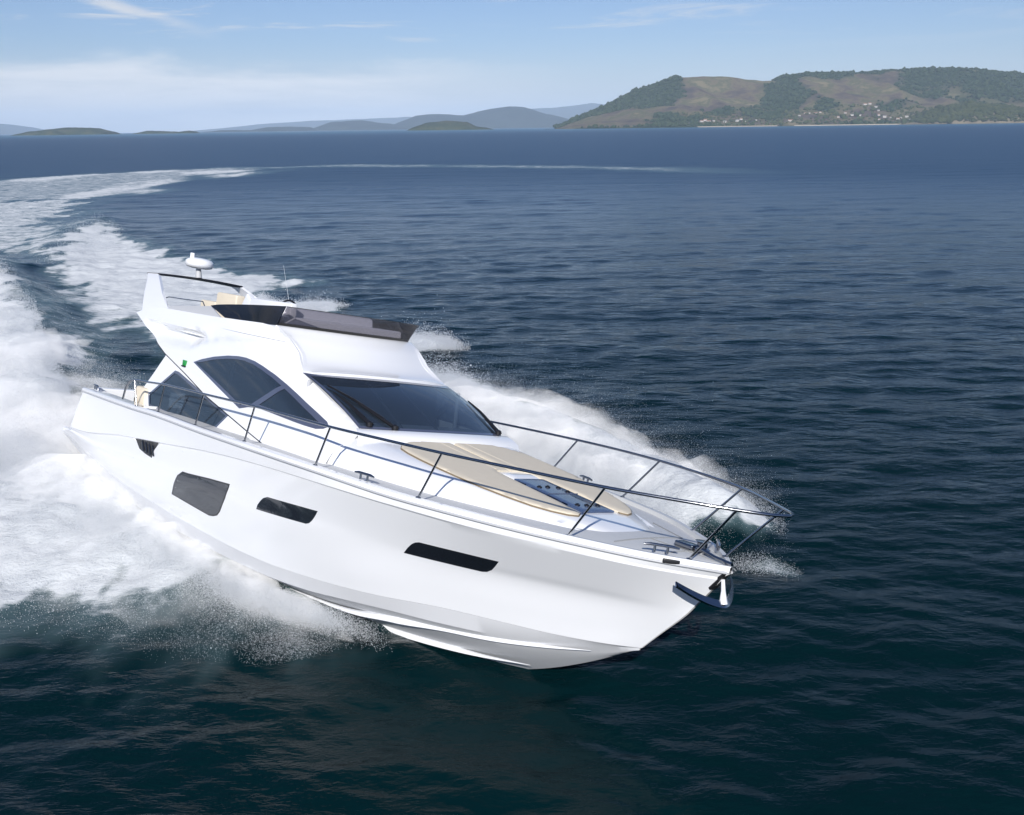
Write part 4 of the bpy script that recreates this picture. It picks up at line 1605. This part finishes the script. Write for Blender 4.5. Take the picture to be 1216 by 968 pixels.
def copy_tree(o, parent=None):
    c = o.copy()
    COL.objects.link(c)
    if parent: c.parent = parent
    for ch in o.children:
        copy_tree(ch, c)
    return c


HOUSES = [
    ('beach', [(632, 3298), (647, 3315), (652, 3287), (674, 3309), (708, 3297), (752, 3313), (772, 3348), (778, 3302), (820, 3340), (918, 3299)]),
    ('row', [(921, 3286), (970, 3366), (997, 3396), (1013, 3402), (1031, 3388), (1049, 3398)]),
    ('mid', [(1089, 3327), (1126, 3377), (1139, 3347), (1163, 3344)]),
    ('top', [(1230, 3492), (1250, 3503), (1263, 3475), (1248, 3408)]),
    ('low', [(1229, 3350), (1240, 3326), (1254, 3308), (1268, 3284), (1283, 3300), (1311, 3321), (1338, 3265), (1300, 3262), (1210, 3290)]),
    ('point', [(1500, 3172), (1519, 3174), (1540, 3172), (1580, 3176), (1600, 3178)])]
LAB = {'beach': ('pale house behind the beach at the foot of the bare brown hillside', 'beach houses left of the village'),
       'row': ('white house in the short row climbing the slope at the left end of the village', 'row of white houses on the left slope of the village'),
       'mid': ('small pale house among trees between the white row and the village centre', 'houses among the trees'),
       'top': ('hillside house standing highest above the village centre', 'houses high above the village'),
       'low': ('house crowded at the waterfront in the village centre', 'waterfront houses in the village centre'),
       'point': ('tiny white house at the foot of the dark wooded point', 'houses on the wooded point')}
protos = [house_proto(hr), house_proto(hg)]
used = [False, False]
for key, L_ in HOUSES:
    for i, (x, y) in enumerate(L_):
        k = 0 if RNG.random() < .62 else 1
        o = protos[k] if not used[k] else copy_tree(protos[k])
        used[k] = True
        gz_ = float(big_hill_z(np.array([float(x)]), np.array([float(y)]))[0])
        if key == 'point':
            gz_ = max(gz_, float(point_z(np.array([float(x)]), np.array([float(y)]))[0]))
        o.location = (x, y, gz_ + .4)
        o.rotation_euler = (0, 0, RNG.uniform(-.5, .5))
        s = RNG.uniform(.75, 1.25) * .66 * (.75 if key == 'point' else 1.0) * (1.45 if (key == 'beach' and i < 3) else 1)
        o.scale = (s * RNG.uniform(.9, 1.35), s, s * .95)
        tag(o, LAB[key][0], 'house', LAB[key][1])

# ================================================================== spray
YM = np.array(yacht.matrix_world)


def b2w(p):
    p = np.atleast_2d(np.asarray(p, float))
    return p @ YM[:3, :3].T + YM[:3, 3]


PTS, RAD = [], []
G = np.random.default_rng(3)


def emit(P, r):
    k = P[:, 2] > -.05
    PTS.append(P[k].astype(np.float32))
    RAD.append(np.broadcast_to(r, len(P))[k].astype(np.float32))


def radii(n, med, sig=.45):
    r = med * np.exp(G.normal(0, .28, n))
    big = G.random(n) < .006 * sig / .45
    return np.where(big, r * G.uniform(1.4, 2.3, n), r) * .8


def along(pts, u):
    P = np.array(pts, float)
    t = np.linspace(0, 1, len(P))
    return np.stack([np.interp(u, t, P[:, k]) for k in range(P.shape[1])], 1)


def jets(a, b, seed, k=1.0):
    """ragged, finger-like variation of spray height over the ground"""
    return .35 + .95 * fbm(a * k, b * k, 4, seed, .62) ** 1.2


def area(poly, n, med, hmean, seed, k=1.2, soft=.4, sig=.45, pw=1.0):
    P = np.array(poly)
    lo, hi = P.min(0) - soft, P.max(0) + soft
    x = G.uniform(lo[0], hi[0], n * 2); y = G.uniform(lo[1], hi[1], n * 2)
    d = poly_sd(x, y, poly) + soft * 1.5 * (fbm(x * 1.3, y * 1.3, 3, seed + 5) - .5)
    keep = G.random(n * 2) < sstep(soft, -soft, d)
    x, y = x[keep][:n], y[keep][:n]
    z = G.exponential(1.0, len(x)) ** pw * hmean * jets(x, y, seed, k) * sstep(soft, -2 * soft, d[keep][:n] - soft * .5) ** .5
    emit(np.stack([x, y, z], 1), radii(len(x), med, sig))


STBD = np.array((-.742, -.621, 0)); STBD /= np.linalg.norm(STBD)
AFT = np.array((-.6495, .7593, 0)); AFT /= np.linalg.norm(AFT)
# sheet thrown out from the starboard chine
CHW = b2w([(x, -y, z + .02) for x, y, z in [(-3.4, 1.9, -1.75), (0, 1.95, -2.08), (3, 1.97, -2.12), (6.1, 1.88, -2.03), (7.4, 1.72, -1.97), (8.3, 1.5, -1.90), (9.1, 1.30, -1.86)]])


def sheet(n, med, dens_out, zk, seed, xlo=0.0, xhi=1.0, spread=1.0, sig=.5):
    uu = np.linspace(0, 1, 400)
    pdf = (np.interp(uu, [0, .2, .4, .55, .7, .85, 1.0], [2.2, 2.0, 1.2, .60, .24, .05, .0])) * ((uu >= xlo) & (uu <= xhi))
    u = np.interp(G.random(n), np.cumsum(pdf) / pdf.sum(), uu)
    B = along(CHW, u)
    wid = np.interp(u, [0, .2, .4, .55, .7, .85, 1.0], [3.0, 2.2, 1.05, .5, .2, .10, .05]) * spread
    d = np.abs(G.normal(0, 1, n)) * wid * dens_out
    q = B[:, :2] + STBD[:2] * d[:, None] + AFT[:2] * (d * .5 + np.abs(G.normal(0, .25, n)))[:, None]
    jt = jets(u * 26, d * .8, seed)
    z0 = B[:, 2]
    z = (z0 - .06) * np.exp(-d / np.maximum(wid, .05) * .55) * (.55 + .45 * G.random(n)) - .10 + zk * np.abs(G.normal(0, 1, n)) * jt * np.minimum(d, .9) * .8
    emit(np.column_stack([q, z]), radii(n, med, sig))


sheet(620000, .0034, .62, .40, 61)
sheet(160000, .0026, 1.1, .62, 62, .0, .9)
# drops falling outside the sheet
n = 60000
u = G.uniform(.0, .86, n)
B = along(CHW, u)
d = np.interp(u, [0, .4, .7, 1.0], [3.6, 2.6, 1.6, .4]) * G.beta(1.6, 2.4, n) * 1.25 + .1
q = B[:, :2] + STBD[:2] * d[:, None] + AFT[:2] * (d * .3)[:, None]
keep = fbm(q[:, 0] * 1.6, q[:, 1] * 1.6, 4, 71, .6) + G.normal(0, .12, n) > .47
z = G.exponential(.16, n) * np.interp(u, [0, 1], [1.6, .8])
emit(np.column_stack([q, z])[keep], radii(int(keep.sum()), .0024, .6))
# cloud behind the stern
area(F1, 900000, .0046, .20, 81, .9, .8, .5, 1.1)
CR = [(-10.9, 23.2), (-12.2, 25.4), (-14.2, 29), (-17.6, 35.6), (-22.5, 43.5), (-28.5, 52)]
n = 800000
u = G.random(n) ** 1.15
B = along(CR, u)
lat = G.normal(0, 1, n) * np.interp(u, [0, 1], [.8, 2.0])
P = np.column_stack([B[:, 0] - .84 * np.abs(lat) + .15 * lat, B[:, 1] - .54 * np.abs(lat), 0 * u])
P[:, 2] = np.abs(G.normal(0, .52, n)) * jets(u * 34, lat * .6, 83) * np.interp(u, [0, .15, 1], [.9, 1.25, 1.1])
emit(P, radii(n, .0050, .5) * np.interp(u, [0, 1], [.8, 1.7]))
area([(-9.2, 21.8), (-11.2, 26.5), (-16, 30), (-20, 27), (-14, 18.5), (-10.5, 17)], 420000, .0048, .34, 85, .8, .9)
# port bow spray
area(F6, 800000, .0034, .24, 91, 1.5, .45)
PC = [(-1.6, 25.0, .55), (0.0, 22.8, .60), (1.3, 20.9, .62), (2.5, 18.8, .55), (3.3, 17.0, .40), (3.8, 16.2, .22)]
n = 1000000
u = G.random(n)
B = along(PC, u)
lat = G.normal(0, 1, n) * .50
P = np.column_stack([B[:, 0] + .72 * lat - .45, B[:, 1] + .55 * lat - .35, np.abs(G.normal(0, .62, n)) * B[:, 2] * jets(u * 22, lat, 93)])
emit(P, radii(n, .0030, .45))
n = 320000
u = G.random(n)
B = along(PC, u)
lat = G.normal(.35, 1, n) * .8
P = np.column_stack([B[:, 0] + .72 * lat - .3, B[:, 1] + .55 * lat - .2, G.exponential(.38, n) * B[:, 2] * 1.35 * jets(u * 22, lat, 95)])
emit(P, radii(n, .0021, .45))
# small splashes
area(F7, 9000, .0035, .06, 101, 2, .3)
area([(2.6, 15.2), (4.4, 15.9), (4.6, 15.0), (3.4, 14.2), (2.4, 14.6)], 3000, .0020, .10, 103, 2, .5)
area(F5A, 50000, .008, .14, 105, 1, .4)
area(F5B, 40000, .009, .12, 107, 1, .5)
area(F5C, 60000, .007, .22, 109, 1, .4)
area([(-24.4, 50.7), (-27.7, 58.9), (-31.4, 68.8), (-33.2, 79.8), (-30, 74), (-27, 65), (-24.6, 57)], 90000, .010, .22, 111, .5, 1.2)

drop = bpy.data.materials.new('spray_drops')
drop.use_nodes = True
n_ = drop.node_tree
pb = n_.nodes["Principled BSDF"]
pb.inputs["Base Color"].default_value = (.78, .80, .82, 1)
pb.inputs["Roughness"].default_value = .6
pb.inputs["Specular IOR Level"].default_value = .3
tl_ = n_.nodes.new("ShaderNodeBsdfTranslucent")
tl_.inputs[0].default_value = (.84, .86, .88, 1)
mx_ = n_.nodes.new("ShaderNodeMixShader")
mx_.inputs[0].default_value = .45
n_.links.new(pb.outputs[0], mx_.inputs[1])
n_.links.new(tl_.outputs[0], mx_.inputs[2])
n_.links.new(mx_.outputs[0], n_.nodes["Material Output"].inputs[0])


def point_group():
    g = bpy.data.node_groups.new("spray_points", 'GeometryNodeTree')
    g.interface.new_socket("Geometry", in_out='INPUT', socket_type='NodeSocketGeometry')
    g.interface.new_socket("Geometry", in_out='OUTPUT', socket_type='NodeSocketGeometry')
    a = g.nodes.new("NodeGroupInput")
    b = g.nodes.new("NodeGroupOutput")
    c = g.nodes.new("GeometryNodeMeshToPoints")
    r = g.nodes.new("GeometryNodeInputNamedAttribute")
    r.data_type = 'FLOAT'
    r.inputs["Name"].default_value = "drop_radius"
    s = g.nodes.new("GeometryNodeSetMaterial")
    s.inputs["Material"].default_value = drop
    g.links.new(a.outputs[0], c.inputs["Mesh"])
    g.links.new(r.outputs["Attribute"], c.inputs["Radius"])
    g.links.new(c.outputs[0], s.inputs["Geometry"])
    g.links.new(s.outputs[0], b.inputs[0])
    return g


P = np.concatenate(PTS)
Rr = np.concatenate(RAD)
me = bpy.data.meshes.new('sea_spray')
me.vertices.add(len(P))
me.vertices.foreach_set('co', P.ravel())
me.attributes.new('drop_radius', 'FLOAT', 'POINT').data.foreach_set('value', Rr)
me.materials.append(drop)
spray = bpy.data.objects.new('sea_spray', me)
COL.objects.link(spray)
spray.modifiers.new('points', 'NODES').node_group = point_group()
tag(spray, 'white spray and foam thrown up around the speeding yacht', 'spray', kind='stuff')



# ================================================================== mist: the finest spray, closed bodies of pale fog
def mist_mat(name, dens, scale, lo, hi):
    m = bpy.data.materials.new(name)
    m.use_nodes = True
    n = m.node_tree
    n.nodes.remove(n.nodes["Principled BSDF"])
    v = n.nodes.new("ShaderNodeVolumeScatter")
    v.inputs["Color"].default_value = (.985, .99, 1, 1)
    v.inputs["Anisotropy"].default_value = -.38
    t = n.nodes.new("ShaderNodeTexCoord")
    x = n.nodes.new("ShaderNodeTexNoise")
    x.inputs["Scale"].default_value = scale
    x.inputs["Detail"].default_value = 4
    x.inputs["Roughness"].default_value = .62
    n.links.new(t.outputs["Object"], x.inputs["Vector"])
    r = n.nodes.new("ShaderNodeMapRange")
    n.links.new(x.outputs[0], r.inputs[0])
    for i, c in enumerate((lo, hi, 0, dens)):
        r.inputs[i + 1].default_value = c
    n.links.new(r.outputs[0], v.inputs["Density"])
    n.links.new(v.outputs[0], n.nodes["Material Output"].inputs["Volume"])
    try:
        m.cycles.volume_step_rate = .35
    except Exception:
        pass
    return m


def mist_body(name, pts, m, seed, k=1.0, rag=.35, label=None):
    """rounded bank of fog along a line of (x, y, half width, height)"""
    C = catmull([(x, y, w * k) for x, y, w, h in pts], 10)
    Hh = catmull([(x, y, h * k) for x, y, w, h in pts], 10)[:, 2]
    nn, na = len(C), 22
    tan = np.gradient(C[:, :2], axis=0)
    tan /= np.linalg.norm(tan, axis=1)[:, None]
    nor = np.stack([-tan[:, 1], tan[:, 0]], 1)
    V = []
    for i in range(nn):
        e = min(1.0, min(i, nn - 1 - i) / (nn * .16) + .02) ** .6
        for j in range(na):
            a = 2 * math.pi * j / na
            cx, cz = math.cos(a), math.sin(a)
            rg = 1 + rag * 2 * (float(fbm(np.array([i * .33 + seed]), np.array([cx * 1.7 + cz * 2.3 + seed * .7]), 3, seed)[0]) - .5)
            p = C[i, :2] + nor[i] * cx * C[i, 2] * e * rg
            z = cz * Hh[i] * e * (rg if cz > 0 else .15)
            V.append((p[0], p[1], z))
    F = [(i * na + j, i * na + (j + 1) % na, (i + 1) * na + (j + 1) % na, (i + 1) * na + j) for i in range(nn - 1) for j in range(na)]
    F += [tuple(range(na - 1, -1, -1)), tuple(range((nn - 1) * na, nn * na))]
    A = np.array(V)
    vol = sum(float(np.dot(A[f[0]], np.cross(A[f[i]], A[f[i + 1]]))) for f in F for i in range(1, len(f) - 1))
    if vol < 0: F = [tuple(reversed(f)) for f in F]
    me = bpy.data.meshes.new(name)
    me.from_pydata(V, [], F)
    me.materials.append(m)
    o = bpy.data.objects.new(name, me)
    COL.objects.link(o)
    o['kind'] = 'stuff'
    if label: tag(o, label, 'spray')
    return o


STERN = [(-8.9, 18.2, 1.0, .3), (-10.9, 21.3, 1.5, .6), (-13.2, 24.2, 1.8, .85), (-16.6, 28.2, 2.4, .95), (-21.4, 34.0, 3.0, 1.0), (-27.6, 41.8, 3.8, 1.05), (-35, 51, 4.6, 1.1), (-44, 61, 5, .9)]
mist_body('spray_mist', STERN, mist_mat('mist_core', 3.4, 1.2, .35, .66), 5, 1.0, .4, 'thick white mist billowing off the quarter at the stern')
mist_body('spray_mist', STERN, mist_mat('mist_veil', 1.1, 1.1, .36, .66), 9, 1.35, .5, 'thin veil of mist around the billowing stern spray')
CH2 = b2w([(x, -y, z) for x, y, z in [(-3.2, 2.6, -1.8), (-1, 2.6, -2.05), (1.5, 2.45, -2.12), (3.5, 2.25, -2.12), (5.2, 2.08, -2.06), (6.6, 1.88, -2.0), (7.6, 1.66, -1.95), (8.3, 1.48, -1.90)]])
SIDE_M = [(p[0], p[1], w, max(.12, p[2] + dz)) for p, w, dz in zip(CH2, (1.7, 1.5, 1.05, .7, .45, .28, .16, .08), (.3, .18, .10, .05, .0, -.06, -.12, -.2))]
mist_body('spray_mist', SIDE_M, mist_mat('mist_side', 4.0, 2.2, .36, .68), 13, 1.0, .3, 'white sheet of spray peeling off the near side of the hull')
VEIL = [(p[0] + STBD[0] * d, p[1] + STBD[1] * d, w, h) for p, d, w, h in zip(CH2, (2.0, 1.9, 1.6, 1.2, .85, .5, .3, .15), (2.0, 1.9, 1.6, 1.2, .8, .5, .3, .15), (.55, .55, .5, .48, .42, .36, .3, .2))]
mist_body('spray_mist', VEIL, mist_mat('mist_low', .75, 1.5, .38, .72), 17, 1.0, .4, 'faint mist drifting low over the dark water beside the hull')
PORT = [(-2.4, 25.6, .6, .45), (-1.1, 23.6, .85, .58), (.3, 21.6, .95, .62), (1.6, 19.4, .95, .62), (2.7, 17.8, .85, .62), (3.5, 16.7, .7, .5), (4.3, 15.9, .4, .25)]
mist_body('spray_mist', PORT, mist_mat('mist_port', 3.8, 1.9, .36, .68), 21, 1.0, .35, 'white bank of spray beyond the bow rail on the far side')
mist_body('spray_mist', [(x + .2, y + .2, w, h) for x, y, w, h in PORT], mist_mat('mist_port_veil', .9, 1.6, .36, .68), 25, 1.35, .45, 'soft mist rising above the far side bow spray')

# ================================================================== air
hz = bpy.data.materials.new('haze')
hz.use_nodes = True
hn = hz.node_tree
hn.nodes.remove(hn.nodes["Principled BSDF"])
pv = hn.nodes.new("ShaderNodeVolumePrincipled")
pv.inputs["Color"].default_value = (.64, .80, 1.0, 1)
pv.inputs["Density"].default_value = 6e-5
pv.inputs["Anisotropy"].default_value = -0.25
hn.links.new(pv.outputs[0], hn.nodes["Material Output"].inputs["Volume"])
q = MB()
q.box((0, 0, 232), (50000, 50000, 498))
haze = q.build('haze', hz, None, 0)
haze['kind'] = 'stuff'
tag(haze, 'thin pale sea haze softening the far hills', 'haze')
